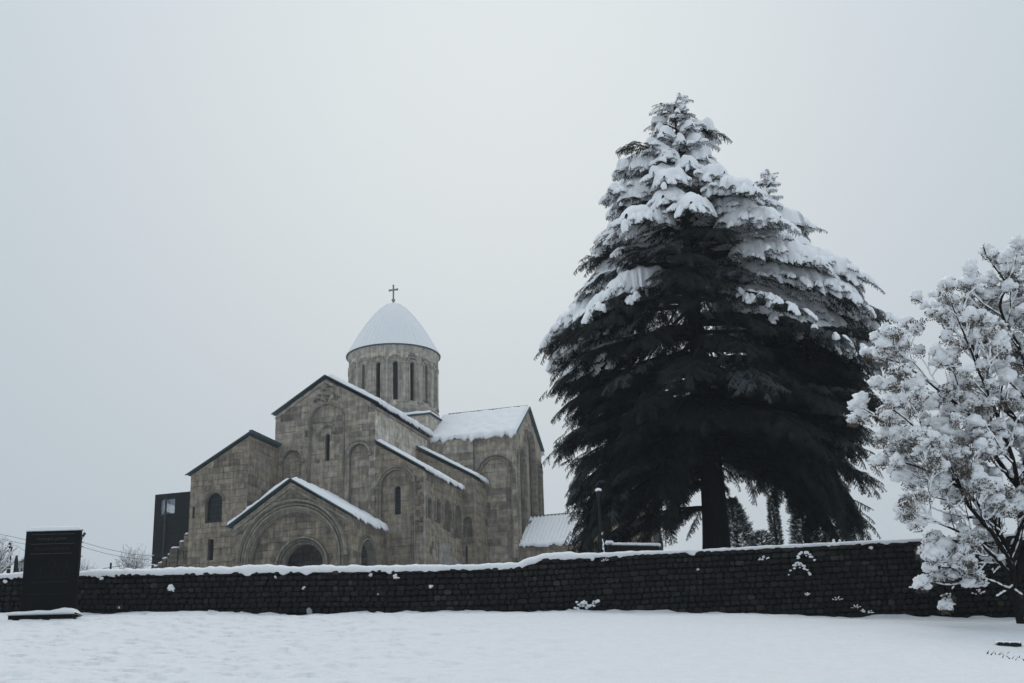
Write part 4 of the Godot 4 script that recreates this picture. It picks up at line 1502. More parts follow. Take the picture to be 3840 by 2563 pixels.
func make_cedar() -> void:
	var base := Vector3(6.54, 7.9, -45.0)
	var root := thing("cedar_tree", "tall dark cedar with drooping branches, its upper boughs heaped with snow", "tree", base)
	var lift := 0.66                                   # what of the trunk stands below the wall's top
	var tr := MB.new()
	var pts := PackedVector3Array()
	var rad := PackedFloat32Array()
	for i in 30:
		var t := i / 29.0
		pts.append(Vector3(-0.42 * t * t + 0.05 * sin(t * 9.0), -0.3 + 17.2 * t, 0.04 * sin(t * 7.0)))
		rad.append(maxf(0.03, 0.47 * pow(1.0 - t, 0.85) + (0.12 * exp(-t * 30.0))))
	tr.tube(pts, rad, 14)
	put("trunk", tr, M.bark, root)
	var limbs := []                                     # [start, control, tip, snow 0..1]
	var ga := 0.0
	for i in 150:
		var t := (i + 0.5) / 150.0
		var yt := lerpf(2.6, 17.3, pow(t, 0.95)) + rng.randf_range(-0.15, 0.15)
		ga += 2.39996
		var az := ga + rng.randf_range(-0.25, 0.25)
		var cx := cos(az)
		var side_r := lerpf(curve_at(CED_L, yt), curve_at(CED_R, yt), 0.5 + 0.5 * cx)
		var fr := lerpf(0.9, 1.0, absf(cx))
		if yt < 3.6 and absf(cx) < 0.55:
			yt = rng.randf_range(3.4, 4.6)
		if yt < 3.4 and cx > 0.0 and cx < 0.75:
			yt = rng.randf_range(3.3, 4.5)
		var R := side_r * fr * rng.randf_range(0.7, 0.97)
		var tip := Vector3(-0.42 * pow(yt / 17.0, 2.0) + cx * R, yt, -sin(az) * R)
		var drop := lerpf(0.34, -0.28, smoothstep(7.0, 15.5, yt)) * R
		if yt > 11.5 and yt < 14.5:
			drop = 0.12 * R
		var st := Vector3(-0.42 * pow(yt / 17.0, 2.0), clampf(yt + drop, 1.5, 16.9), 0)
		var ct := st.lerp(tip, 0.55) + Vector3.UP * R * rng.randf_range(0.14, 0.24)
		# snow: all of the top, the flanks lower down
		var sn := smoothstep(10.9, 11.9, yt)
		if cx > 0.45:
			sn = maxf(sn, smoothstep(0.45, 0.75, cx) * smoothstep(6.0, 8.5, yt))
		elif cx < -0.7 and rng.randf() < 0.45:
			sn = maxf(sn, smoothstep(7.5, 9.5, yt))
		limbs.append([st, ct, tip, sn, 0.5 if rng.randf() < 0.2 else 0.0])
	# the long boughs that make the outline
	for q in [[-2.5, 14.6], [-2.9, 13.3], [-2.8, 12.5], [-3.3, 11.6], [-3.4, 10.7], [-4.0, 9.7], [-4.9, 8.6], [-4.9, 7.7], [-4.7, 6.7], [-4.6, 5.6], [-4.9, 4.4], [-4.3, 3.0], [-4.2, 1.6], [-3.9, 0.9], [1.0, 15.9], [3.1, 12.6], [3.9, 12.1], [4.7, 10.9], [5.2, 9.8], [5.5, 9.0], [6.3, 8.3], [5.7, 6.9], [5.7, 5.5], [5.4, 4.1], [5.1, 2.9]]:
		for m in 2:
			var tip := Vector3(q[0] * (1.0 - 0.07 * m), q[1] + 0.25 * m, rng.randf_range(-1.3, 1.3))
			var y0: float = q[1] + absf(q[0]) * lerpf(0.3, 0.0, smoothstep(8.0, 14.0, q[1]))
			var st := Vector3(-0.42 * pow(y0 / 17.0, 2.0), minf(y0, 16.5), 0)
			var ct := st.lerp(tip, 0.6) + Vector3.UP * absf(q[0]) * rng.randf_range(0.14, 0.2)
			limbs.append([st, ct, tip, smoothstep(5.6, 7.6, q[1]) if m == 0 else (smoothstep(8.0, 10.0, q[1]) if q[0] > 0 else 0.0), 0.3 if m else 0.0])
	# the thick tiers low on both flanks
	for i in 44:
		var sgn := -1.0 if i % 2 == 0 else 1.0
		var yt := lerpf(2.5, 7.6, (i + rng.randf()) / 44.0)
		if sgn > 0.0 and yt < 3.7:
			yt += 1.2
		var R := curve_at(CED_L if sgn < 0 else CED_R, yt) * rng.randf_range(0.62, 0.93)
		var tip := Vector3(sgn * R, yt, rng.randf_range(-2.6, 2.6))
		var st := Vector3(0, yt + R * 0.22, 0)
		var ct := st.lerp(tip, 0.6) + Vector3.UP * R * rng.randf_range(0.05, 0.16)
		limbs.append([st, ct, tip, 0.0, 0.55 if rng.randf() < 0.25 else 0.0])
	# the boughs that hang to the ground on either side
	for i in 28:
		var lf := i < 16
		var x := (rng.randf_range(-4.6, -3.6) if i < 11 else rng.randf_range(-2.0, -1.3)) if lf else rng.randf_range(3.5, 5.3)
		var yt := rng.randf_range(0.7, 3.2) if lf else rng.randf_range(0.9, 3.2)
		if lf:
			yt = maxf(yt, 0.5 if x < -3.0 else 1.1 + (x + 2.0) * 1.0)
		else:
			yt = maxf(yt, 0.9 + absf(x - 3.9) * 0.6)
		var z := rng.randf_range(-2.4, 2.0)
		var st := Vector3(0, rng.randf_range(3.6, 5.6), 0)
		var tip := Vector3(x, yt, z)
		var ct := Vector3(x * rng.randf_range(0.55, 0.85), st.y + rng.randf_range(-0.6, 0.4), z * 0.7)
		limbs.append([st, ct, tip, 0.0, 0.4 if rng.randf() < 0.2 else 0.0])
	# short tufts on the trunk itself
	for i in 26:
		var y := rng.randf_range(2.6, 6.5)
		var az := rng.randf() * TAU
		var tip := Vector3(cos(az) * rng.randf_range(0.7, 1.5), y - 0.5, sin(az) * rng.randf_range(0.7, 1.5))
		limbs.append([Vector3(0, y, 0), Vector3(tip.x * 0.6, y + 0.1, tip.z * 0.6), tip, 0.0, 0.0])
	# a second leader on one flank
	for i in 12:
		var y := lerpf(12.5, 14.0, i / 11.0)
		var az := i * 2.4
		var rr := lerpf(0.5, 0.14, i / 11.0)
		var c := Vector3(2.45 + 0.3 * i / 11.0, y - 0.15, 0.3)
		limbs.append([c, c + Vector3(cos(az) * rr * 0.6, 0.12, sin(az) * rr * 0.6), c + Vector3(cos(az) * rr, 0.05, sin(az) * rr), 1.0, 0.0])
	var wood := MB.new()
	var pads := MB.new()
	var green: Array = [[], [], []]
	var heavy: Array = [[], [], []]
	var light: Array = [[], []]
	for L in limbs:
		var st: Vector3 = L[0]
		var ct: Vector3 = L[1]
		var tip: Vector3 = L[2]
		var sn: float = L[3]
		var lp := PackedVector3Array()
		var lr := PackedFloat32Array()
		var len_l := st.distance_to(tip)
		for k in 9:
			var t := k / 8.0
			lp.append(st.lerp(ct, t).lerp(ct.lerp(tip, t), t))
			lr.append(lerpf(0.022 + 0.012 * len_l, 0.012, t))
		wood.tube(lp, lr, 5)
		if sn > 0.5 and len_l > 0.6 and (tip.y < 13.2 or rng.randf() < 0.8):
			snow_pad(pads, st, ct, tip, len_l)
		var steps := int(clampf(len_l / 0.23, 3, 26))
		for k in steps + 1:
			var t := lerpf(0.3 if len_l > 3.0 and st.y > 6.0 else 0.07, 1.0, float(k) / steps)
			var p := st.lerp(ct, t).lerp(ct.lerp(tip, t), t)
			var tan := ((ct - st).lerp(tip - ct, t)).normalized()
			var sidev := tan.cross(Vector3.UP).normalized()
			for s in [-1.0, 1.0]:
				if k == steps and s > 0:
					continue
				var sl := clampf(0.34 * len_l * (1.15 - 0.75 * t), 0.25, 1.35) * rng.randf_range(0.6, 1.15)
				var dir: Vector3 = (tan * rng.randf_range(0.55, 1.0) + sidev * s * (0.0 if k == steps else rng.randf_range(0.6, 1.1)) + Vector3.DOWN * rng.randf_range(-0.12, 0.26)).normalized()
				var q := 0.0
				var first := true
				while q < sl or first:
					var pp: Vector3 = p + dir * q + Vector3.DOWN * 0.18 * q * q
					var d2: Vector3 = (dir + sidev * rng.randf_range(-0.45, 0.45) + tan * rng.randf_range(-0.2, 0.3) + Vector3.DOWN * (rng.randf_range(0.05, 0.3) if sn > 0.4 else rng.randf_range(-0.15, 0.3)) + Vector3.DOWN * 0.25 * q).normalized()
					var sc := rng.randf_range(0.34, 0.6) * (1.0 if t > 0.4 else 0.9)
					if len_l < 1.3:
						sc *= 0.72
					var rgt := Vector3.UP.cross(d2).normalized()
					var up := d2.cross(rgt).normalized()
					var tilt := rng.randf_range(-0.35, 0.35)
					var r2 := rgt * cos(tilt) + up * sin(tilt)
					var u2 := d2.cross(r2).normalized()
					var x := Transform3D(Basis(r2 * sc, u2 * sc, d2 * sc), pp)
					var v := rng.randi() % 3
					if tip.y > 2.8 and tip.y < 11.0 and t < 0.8 and absf(tip.x) < 3.6 and rng.randf() < 0.4:
						q += rng.randf_range(0.2, 0.32)
						first = false
						continue
					var chance := sn * smoothstep(0.15, 0.5, t + 0.3 * sn) * (0.55 if tip.y > 13.4 else 0.85)
					if rng.randf() < L[4] * smoothstep(0.4, 0.75, t):
						light[v % 2].append(x)
					else:
						green[v].append(x)
					if rng.randf() < chance:
						heavy[v].append(x)
					q += rng.randf_range(0.2, 0.32)
					first = false
	var w := put("limbs", wood, M.bark, root)
	w.set_meta("kind", "stuff")
	var pd := put("snow_pads", pads, M.snow_plain, root)
	pd.set_meta("kind", "stuff")
	for v in 3:
		many("foliage", spray_mesh(100 + v), [M.needle, M.needle, M.needle2][v], root, green[v])
		many("snow_load", spray_snow(100 + v, 0.135), M.snow_plain, root, heavy[v])
	for v in 2:
		many("frosted_foliage", spray_mesh(100 + v), M.frost, root, light[v])
	print("cedar sprays ", green[0].size() * 3, " snow ", heavy[0].size() * 3)

# ------------------------------------------------------------------ the seed tree
var st_tips := []

const SEED_TOP: Array[Vector2] = [Vector2(-3.2, 5.9), Vector2(-2.9, 6.3), Vector2(-1.7, 6.6), Vector2(-1.2, 7.1), Vector2(-0.6, 7.2), Vector2(0.0, 7.95), Vector2(0.6, 8.0), Vector2(3.0, 7.6)]

func grow(b: MB, sn: MB, p: Vector3, dir: Vector3, ln: float, r: float, level: int) -> void:
	# keeps to the tree's own outline
	var room := curve_at(SEED_TOP, p.x + dir.x * ln) - (p.y + maxf(dir.y, 0.2) * ln)
	if room < 0.0:
		ln = maxf(0.1, ln + room * 1.3)
	if dir.x < 0.0 and p.x + dir.x * ln < -2.55:
		ln = maxf(0.08, (p.x + 2.55) / -dir.x)
	if ln <= 0.12:
		level = 0
	var pts := PackedVector3Array([p])
	var rad := PackedFloat32Array([r])
	var d := dir
	var q := p
	var seg := 4 if level > 0 else 3
	for i in seg:
		d = (d + Vector3(rng.randf_range(-0.22, 0.22), rng.randf_range(-0.1, 0.26), rng.randf_range(-0.22, 0.22))).normalized()
		q += d * ln / seg
		pts.append(q)
		rad.append(lerpf(r, r * 0.5, float(i + 1) / seg))
	b.tube(pts, rad, 5)
	snow_line(sn, pts, rad)
	if level == 0:
		st_tips.append([q, d])
		return
	var kids := 3 if level == 1 else 4
	for k in kids:
		var t := lerpf(0.35, 1.0, (k + rng.randf() * 0.6) / kids)
		var f := t * seg
		var i := mini(int(f), seg - 1)
		var pp := pts[i].lerp(pts[i + 1], f - i)
		var nd := (d * 0.7 + Vector3(rng.randf_range(-1, 1), rng.randf_range(-0.45, 0.8), rng.randf_range(-1, 1)) * 0.85).normalized()
		grow(b, sn, pp, nd, ln * rng.randf_range(0.45, 0.68), rad[i] * 0.6, level - 1)
	grow(b, sn, q, d, ln * 0.5, rad[seg] * 0.9, level - 1)

func snow_line(sn: MB, pts: PackedVector3Array, rad: PackedFloat32Array) -> void:
	for i in pts.size() - 1:
		var d := pts[i + 1] - pts[i]
		if absf(d.normalized().y) > 0.9 or rng.randf() < 0.12:
			continue
		var h := 0.017 + rad[i] * 0.55
		var a := pts[i] + Vector3.UP * (rad[i] * 0.9)
		var e := pts[i + 1] + Vector3.UP * (rad[i + 1] * 0.9)
		sn.tube(PackedVector3Array([a, a.lerp(e, 0.3) + Vector3.UP * 0.006, a.lerp(e, 0.7) + Vector3.UP * 0.004, e]), PackedFloat32Array([h * 0.6, h, h * 0.95, h * 0.5]), 5)

func make_seed_tree() -> void:
	var base := Vector3(10.3, 4.2, -28.5)
	var root := thing("seed_tree", "many-stemmed bare tree with tan seed heads under rounded clumps of snow", "tree", base)
	var stems := [
		[0.0, [[10.3, 4.1], [10.22, 4.96], [10.2, 5.66], [10.0, 6.22], [9.82, 6.5], [9.23, 7.14], [8.45, 7.56], [7.9, 7.7]], 0.095, 0.5],
		[0.5, [[10.2, 5.66], [10.55, 6.37], [10.66, 6.81], [10.19, 7.62], [9.88, 8.26], [9.55, 8.74], [9.03, 9.16], [8.5, 9.62], [7.9, 9.9]], 0.08, 0.7],
		[-0.4, [[10.66, 6.81], [10.95, 7.7], [10.92, 8.47], [10.67, 9.06], [10.45, 9.54], [10.21, 10.38], [10.07, 11.06], [9.52, 11.32], [9.05, 11.7]], 0.09, -0.6],
		[0.2, [[10.95, 7.7], [11.2, 8.8], [11.1, 9.76], [10.9, 10.36], [10.65, 11.04], [10.84, 11.59], [10.55, 12.1], [10.4, 12.45]], 0.08, 0.5],
		[0.3, [[10.2, 5.5], [9.47, 5.52], [8.8, 5.43], [8.32, 5.55]], 0.035, 0.6],
		[0.9, [[10.2, 5.4], [9.8, 6.1], [9.3, 6.6], [8.9, 7.4], [8.2, 8.2], [7.7, 8.5]], 0.06, 1.6],
		[-1.0, [[10.3, 5.6], [9.9, 6.9], [9.2, 8.0], [8.4, 8.9], [8.0, 9.4]], 0.06, -1.7],
		[1.0, [[10.5, 6.4], [10.4, 7.6], [9.9, 9.2], [9.5, 10.2], [9.2, 10.9]], 0.06, 1.5],
		[0.4, [[10.2, 5.3], [9.5, 5.9], [8.8, 6.2], [8.2, 6.35]], 0.045, 1.2],
		[0.2, [[10.15, 5.0], [9.5, 5.25], [8.9, 5.1], [8.4, 5.2]], 0.03, 0.3],
		[0.2, [[10.3, 5.2], [10.9, 6.6], [11.7, 7.8], [12.3, 9.3], [12.5, 10.6]], 0.1, 0.6],
		[-0.6, [[10.3, 5.3], [11.3, 6.5], [12.5, 7.2], [13.3, 8.2]], 0.08, -1.0],
		[0.4, [[11.2, 8.8], [11.6, 10.0], [11.7, 11.2], [11.6, 12.2]], 0.06, 0.8],
		[-0.5, [[10.66, 6.81], [10.9, 7.5], [10.6, 8.4], [10.2, 8.9], [9.7, 9.6]], 0.05, -1.6],
		[0.5, [[10.2, 5.0], [10.35, 4.75], [10.5, 4.55]], 0.015, 0.7],
		[0.4, [[10.2, 5.1], [9.95, 4.95], [9.65, 4.81]], 0.012, 0.6],
	]
	var wood := MB.new()
	var sn := MB.new()
	for i in stems.size():
		var s: Array = stems[i]
		var c: Array = s[1]
		var pts := PackedVector3Array()
		var rad := PackedFloat32Array()
		var cv := Curve3D.new()
		for k in c.size():
			var t := float(k) / (c.size() - 1)
			var here := Vector3(c[k][0], c[k][1], -28.5 + lerpf(0.0 if i < 1 else s[0] * 0.2, s[3], t)) - base
			var a: Array = c[maxi(k - 1, 0)]
			var e: Array = c[mini(k + 1, c.size() - 1)]
			var tg := Vector3(e[0] - a[0], e[1] - a[1], s[3] / c.size()) * 0.17
			cv.add_point(here, -tg, tg)
		var total := cv.get_baked_length()
		var m := int(total / 0.2) + 3
		for k in m:
			var t := float(k) / (m - 1)
			pts.append(cv.sample_baked(total * t) + Vector3(NZ.get_noise_1d(k * 0.9 + i * 9), NZ.get_noise_1d(k * 0.9 + i * 19), 0) * 0.02)
			rad.append(lerpf(s[2], 0.014, pow(t, 0.8)))
		wood.tube(pts, rad, 7)
		snow_line(sn, pts, rad)
		if i >= 14:
			continue
		var sp := 0.0
		var k2 := 0
		var begin := 0.3 if i < 3 else 0.18
		while true:
			var t := begin + sp / total
			if t > 1.0:
				break
			var p := cv.sample_baked(total * t)
			var tan := (cv.sample_baked(minf(total * t + 0.1, total)) - cv.sample_baked(total * t - 0.1)).normalized()
			var a := k2 * 2.4 + rng.randf()
			var out := (tan.cross(Vector3(0.3, 0.2, 0.9)).normalized() * cos(a) + Vector3(0, 0.3, 0.95) * sin(a) + tan * 0.6 + Vector3(0, 0.12, 0)).normalized()
			var ln := rng.randf_range(0.5, 1.05) * (1.0 if i != 4 and i != 9 else 0.5)
			var r := clampf(lerpf(s[2], 0.014, pow(t, 0.8)) * 0.5, 0.009, 0.03)
			grow(wood, sn, p, out, ln, r, 1 if rng.randf() < 0.72 else 2)
			sp += rng.randf_range(0.18, 0.32) if i < 10 else rng.randf_range(0.26, 0.46)
			k2 += 1
	put("branches", wood, M.bark2, root)
	var seeds: Array = [[], []]
	var lumps: Array = [[], [], []]
	for t in st_tips:
		var p: Vector3 = t[0]
		if rng.randf() < 0.22:
			continue
		var k := rng.randf_range(0.75, 1.25)
		var bs := Basis(Vector3.UP, rng.randf() * TAU)
		if rng.randf() < 0.72:
			seeds[rng.randi() % 2].append(Transform3D(bs.scaled(Vector3.ONE * k), p))
		if rng.randf() < 0.74:
			var big := rng.randf_range(0.85, 1.4) * (1.35 if rng.randf() < 0.2 else 1.0)
			lumps[rng.randi() % 3].append(Transform3D(bs.scaled(Vector3(big, big * rng.randf_range(0.75, 1.1), big)), p + Vector3.UP * 0.03))
	for v in 2:
		var r := RandomNumberGenerator.new()
		r.seed = 40 + v
		var b := MB.new()
		for i in 130:
			var d := Vector3(r.randf_range(-1, 1), r.randf_range(-0.85, 0.75), r.randf_range(-1, 1))
			if d.length() > 1.0:
				d = d.normalized()
			var q := d * Vector3(0.15, 0.15, 0.15)
			var a := Vector3(r.randf_range(-1, 1), r.randf_range(-1, 1), r.randf_range(-1, 1)).normalized() * 0.021
			var e := a.cross(Vector3(0.3, 0.8, 0.5)).normalized() * 0.014
			b.tri(q - a, q + e, q + a)
			b.tri(q - a, q + a, q - e)
			if i % 4 == 0:
				b.tri(Vector3(0.004, -0.02, 0), q, Vector3(-0.004, -0.02, 0))
		many("seed_heads", b, M.seed, root, seeds[v])
	for v in 3:
		var b := MB.new()
		blob(b, Vector3(0, 0.03, 0), Vector3(0.11, 0.105, 0.11), v * 7.3 + 1.0, 14, 9, 0.7, 0.45)
		blob(b, Vector3(0.07, 0.0, 0.04), Vector3(0.06, 0.065, 0.06), v * 5.1 + 2.0, 10, 7, 0.6, 0.4)
		blob(b, Vector3(-0.05, -0.02, -0.06), Vector3(0.06, 0.06, 0.065), v * 3.1 + 5.0, 10, 7, 0.6, 0.4)
		many("snow_clumps", b, M.snow_plain, root, lumps[v])
	var ss := put("branch_snow", sn, M.snow_plain, root)
	ss.set_meta("kind", "stuff")
	print("seed tips ", st_tips.size())

# ------------------------------------------------------------------ sign
func make_sign() -> void:
	var at := Vector3(-11.03, 5.38, -32.2)
	var g := thing("information_sign", "black upright information slab with faint lettering and a cap of snow", "sign", at)
	var b := MB.new()
	b.box(Vector3(0, 1.06, -0.05), Vector3(0.65, 0, 0), Vector3(0, 1.03, 0), Vector3(0, 0, 0.055))
	put("slab", b, M.black, g)
	b = MB.new()
	b.box(Vector3(-0.05, 0.0, 0.02), Vector3(0.75, 0, 0), Vector3(0, 0.09, 0), Vector3(0, 0, 0.3))
	put("plinth", b, M.black, g)
	# snow on the slab's top and on the plinth
	var p: Array = []
	for i in 40:
		var t := i / 39.0
		var x := lerpf(-0.67, 0.67, t)
		var e := sqrt(maxf(0.02, 1.0 - pow(absf(t * 2.0 - 1.0), 8.0)))
		var h := 0.1 * e * (1.0 + 0.15 * NZ.get_noise_1d(x * 4.0))
		for q in [Vector2(-0.115, -0.006), Vector2(-0.12, 0.5 * h), Vector2(-0.08, h), Vector2(-0.03, h), Vector2(0.015, 0.75 * h), Vector2(0.025, 0.2 * h), Vector2(0.018, -0.012 - 0.006 * NZ.get_noise_1d(x * 25.0))]:
			p.append(Vector3(x, 2.09 + q.y, q.x))
	var s := MB.new()
	s.grid(p, 7, true)
	put("snow_cap", s, M.snow, g)
	p = []
	for i in 50:
		var t := i / 49.0
		var x := lerpf(-0.83, 0.74, t)
		var e := sqrt(maxf(0.02, 1.0 - pow(absf(t * 2.0 - 1.0), 8.0)))
		var h := (0.1 + 0.05 * smoothstep(0.5, 0.9, t)) * e * (1.0 + 0.2 * NZ.get_noise_1d(x * 3.0 + 50))
		for q in [Vector2(-0.31, -0.0), Vector2(-0.28, 0.7 * h), Vector2(-0.1, h * 1.1), Vector2(0.12, h), Vector2(0.28, 0.8 * h), Vector2(0.345, 0.35 * h), Vector2(0.33, -0.02), Vector2(0.0, 0.0)]:
			p.append(Vector3(x, 0.092 + q.y, q.x))
	s = MB.new()
	s.grid(p, 8, true)
	put("plinth_snow", s, M.snow, g)
	# ruled lines
	for q in [[-0.51, 0.52, 2.0], [-0.52, 0.52, 1.77], [-0.52, 0.47, 1.54]]:
		b = MB.new()
		b.box(Vector3((q[0] + q[1]) * 0.5, q[2], 0.008), Vector3((q[1] - q[0]) * 0.5, 0, 0), Vector3(0, 0.005, 0), Vector3(0, 0, 0.003))
		put("ruled_line", b, M.etch, g)
	b = MB.new()
	b.box(Vector3(-0.02, 0.59, 0.008), Vector3(0.53, 0, 0), Vector3(0, 0.005, 0), Vector3(0, 0, 0.003))
	put("ruled_line", b, M.etch_dim, g)
	# first title, in rounded Georgian letters drawn as strokes
	var glyphs := {
		"b": [[0.1, 1.0], [0.35, 1.0], [0.2, 0.75], [0.05, 0.4], [0.1, 0.1], [0.35, 0.0], [0.55, 0.2], [0.5, 0.5], [0.3, 0.6], [0.12, 0.5]],
		"a": [[0.05, 0.1], [0.3, 0.0], [0.5, 0.2], [0.48, 0.5], [0.28, 0.62], [0.1, 0.55]],
		"g": [[0.08, 0.5], [0.28, 0.62], [0.5, 0.45], [0.52, 0.1], [0.4, -0.25], [0.1, -0.3]],
		"r": [[0.05, 0.0], [0.05, 0.5], [0.2, 0.62], [0.32, 0.5], [0.32, 0.2], [0.32, 0.5], [0.46, 0.62], [0.6, 0.5], [0.6, 0.0]],
		"t": [[0.5, 0.55], [0.25, 0.6], [0.08, 0.35], [0.2, 0.05], [0.45, 0.08], [0.55, 0.35], [0.55, -0.1], [0.4, -0.3], [0.1, -0.25]],
		"i": [[0.05, 0.0], [0.05, 0.5], [0.25, 0.62], [0.48, 0.5], [0.48, 0.0]],
		"s": [[0.05, 0.1], [0.3, 0.0], [0.5, 0.2], [0.42, 0.5], [0.2, 0.55], [0.2, 0.95], [0.45, 0.95]],
		"d": [[0.1, 0.95], [0.3, 0.6], [0.52, 0.3], [0.35, 0.0], [0.1, 0.1], [0.12, 0.4], [0.4, 0.5]],
	}
	var px := -0.37
	for ch in "bagratis tadzari".replace("dz", "d"):
		if ch == " ":
			px += 0.03
			continue
		var pl: Array = glyphs[ch]
		var pp := PackedVector3Array()
		var rr := PackedFloat32Array()
		for q in pl:
			pp.append(Vector3(px + q[0] * 0.075, 1.865 + q[1] * 0.07, 0.009))
			rr.append(0.0048)
		b = MB.new()
		b.tube(pp, rr, 4)
		put("letter", b, M.etch, g)
		px += 0.048
	var font := SystemFont.new()
	font.font_names = PackedStringArray(["Droid Serif"])
	var tm := TextMesh.new()
	tm.text = "Bagrati Cathedral"
	tm.font = font
	tm.font_size = 32
	tm.pixel_size = 0.0031
	tm.depth = 0.004
	var to := put_mesh("lettering", tm, M.etch_dim, g, Transform3D(Basis(), Vector3(-0.01, 1.655, 0.008)))
	# the dim engraved picture of a domed building
	b = MB.new()
	var E := [[-0.25, 0.98, -0.25, 1.16], [-0.25, 1.16, -0.1, 1.25], [-0.1, 1.25, 0.18, 1.2], [0.18, 1.2, 0.22, 0.98], [-0.06, 1.26, -0.06, 1.34], [-0.06, 1.34, 0.02, 1.42], [0.02, 1.42, 0.1, 1.34], [0.1, 1.34, 0.1, 1.24], [-0.1, 0.98, -0.1, 1.12], [0.3, 1.0, 0.36, 1.3], [0.36, 1.3, 0.44, 1.1], [-0.4, 0.98, 0.45, 0.98], [-0.02, 1.0, 0.02, 1.14], [0.02, 1.14, 0.08, 1.0]]
	for e in E:
		b.bar(Vector3(e[0], e[1], 0.007), Vector3(e[2], e[3], 0.007), Vector3.BACK, 0.02, 0.004)
	put("engraving", b, M.etch_faint, g)
	b = MB.new()
	for i in 26:
		var x := -0.42 + i * 0.033
		b.box(Vector3(x, 0.86 + 0.01 * (i % 3), 0.007), Vector3(0.011, 0, 0), Vector3(0, 0.012, 0), Vector3(0, 0, 0.003))
	put("fine_print", b, M.etch_dim, g)

# ------------------------------------------------------------------ far things
func snowy_bush(called: String, label: String, at: Vector3, h: float, spread: float, n: int, group := "", dark := false) -> void:
	var o := thing(called, label, "tree", at, 0.0, group)
	var w := MB.new()
	var s := MB.new()
	for i in n:
		var a := rng.randf() * TAU
		var e := rng.randf_range(0.15, 1.0)
		var d := Vector3(cos(a) * spread * e, h * rng.randf_range(0.55, 1.0) * (1.15 - 0.35 * e), sin(a) * spread * e)
		var pts := PackedVector3Array()
		var rad := PackedFloat32Array()
		for k in 6:
			var t := k / 5.0
			pts.append(Vector3(d.x * pow(t, 1.4), d.y * t, d.z * pow(t, 1.4)) + Vector3(rng.randf_range(-1, 1), 0, rng.randf_range(-1, 1)) * 0.05 * h * t)
			rad.append(lerpf(0.02, 0.008, t) * h * 0.35)
		w.tube(pts, rad, 4)
		for k in range(2, 6):
			for m in 2:
				var dd := (pts[k] - pts[k - 1]).normalized()
				var q := pts[k] + (dd + Vector3(rng.randf_range(-1, 1), rng.randf_range(-0.3, 0.8), rng.randf_range(-1, 1))).normalized() * h * rng.randf_range(0.1, 0.22)
				w.tube(PackedVector3Array([pts[k], pts[k].lerp(q, 0.5) + Vector3.UP * 0.02 * h, q]), PackedFloat32Array([0.005 * h, 0.004 * h, 0.003 * h]), 3)
				s.tube(PackedVector3Array([pts[k] + Vector3.UP * 0.012 * h, pts[k].lerp(q, 0.5) + Vector3.UP * 0.034 * h, q + Vector3.UP * 0.012 * h]), PackedFloat32Array([0.007 * h, 0.011 * h, 0.007 * h]), 4)
	put("branches", w, M.timber if dark else M.twig, o)
	var so := put("snow", s, M.snow_plain, o)
	so.set_meta("kind", "stuff")

func conifer(called: String, label: String, at: Vector3, h: float, prof: Array, dx: float, n: int, snow: float, group := "", leaf := 1.0) -> void:
	var o := thing(called, label, "tree", at, 0.0, group)
	var b := MB.new()
	b.tube(PackedVector3Array([Vector3.ZERO + Vector3.DOWN * 0.3, Vector3(dx * 0.5, h * 0.5, 0), Vector3(dx, h * 0.93, 0)]), PackedFloat32Array([0.12, 0.08, 0.03]), 7)
	put("trunk", b, M.bark, o)
	var xs: Array = []
	var ss: Array = []
	for i in n:
		var t := pow(rng.randf(), 0.9)
		var r := curve_at(prof, t)
		var a := rng.randf() * TAU
		var e := sqrt(rng.randf_range(0.12, 1.0)) * (1.0 + 0.22 * NZ.get_noise_2d(a * 1.5 + at.x, t * 9.0))
		var p := Vector3(dx * t + cos(a) * r * e, h * t, sin(a) * r * e)
		var d := Vector3(cos(a), rng.randf_range(0.1, 1.2), sin(a)).normalized()
		var rg := d.cross(Vector3(0.1, 0.9, 0.3)).normalized()
		var u := rg.cross(d)
		var sc := rng.randf_range(0.26, 0.46) * leaf
		var x := Transform3D(Basis(rg * sc, u * sc, d * sc), p)
		xs.append(x)
		if rng.randf() < snow * (0.4 + e) * (1.2 - t * 0.7):
			ss.append(Transform3D(Basis(rg * sc, Vector3.UP * sc, d * sc), p + Vector3.UP * 0.02))
	many("foliage", spray_mesh(300), M.conifer, o, xs)
	many("snow", spray_snow(300, 0.035), M.snow_plain, o, ss)

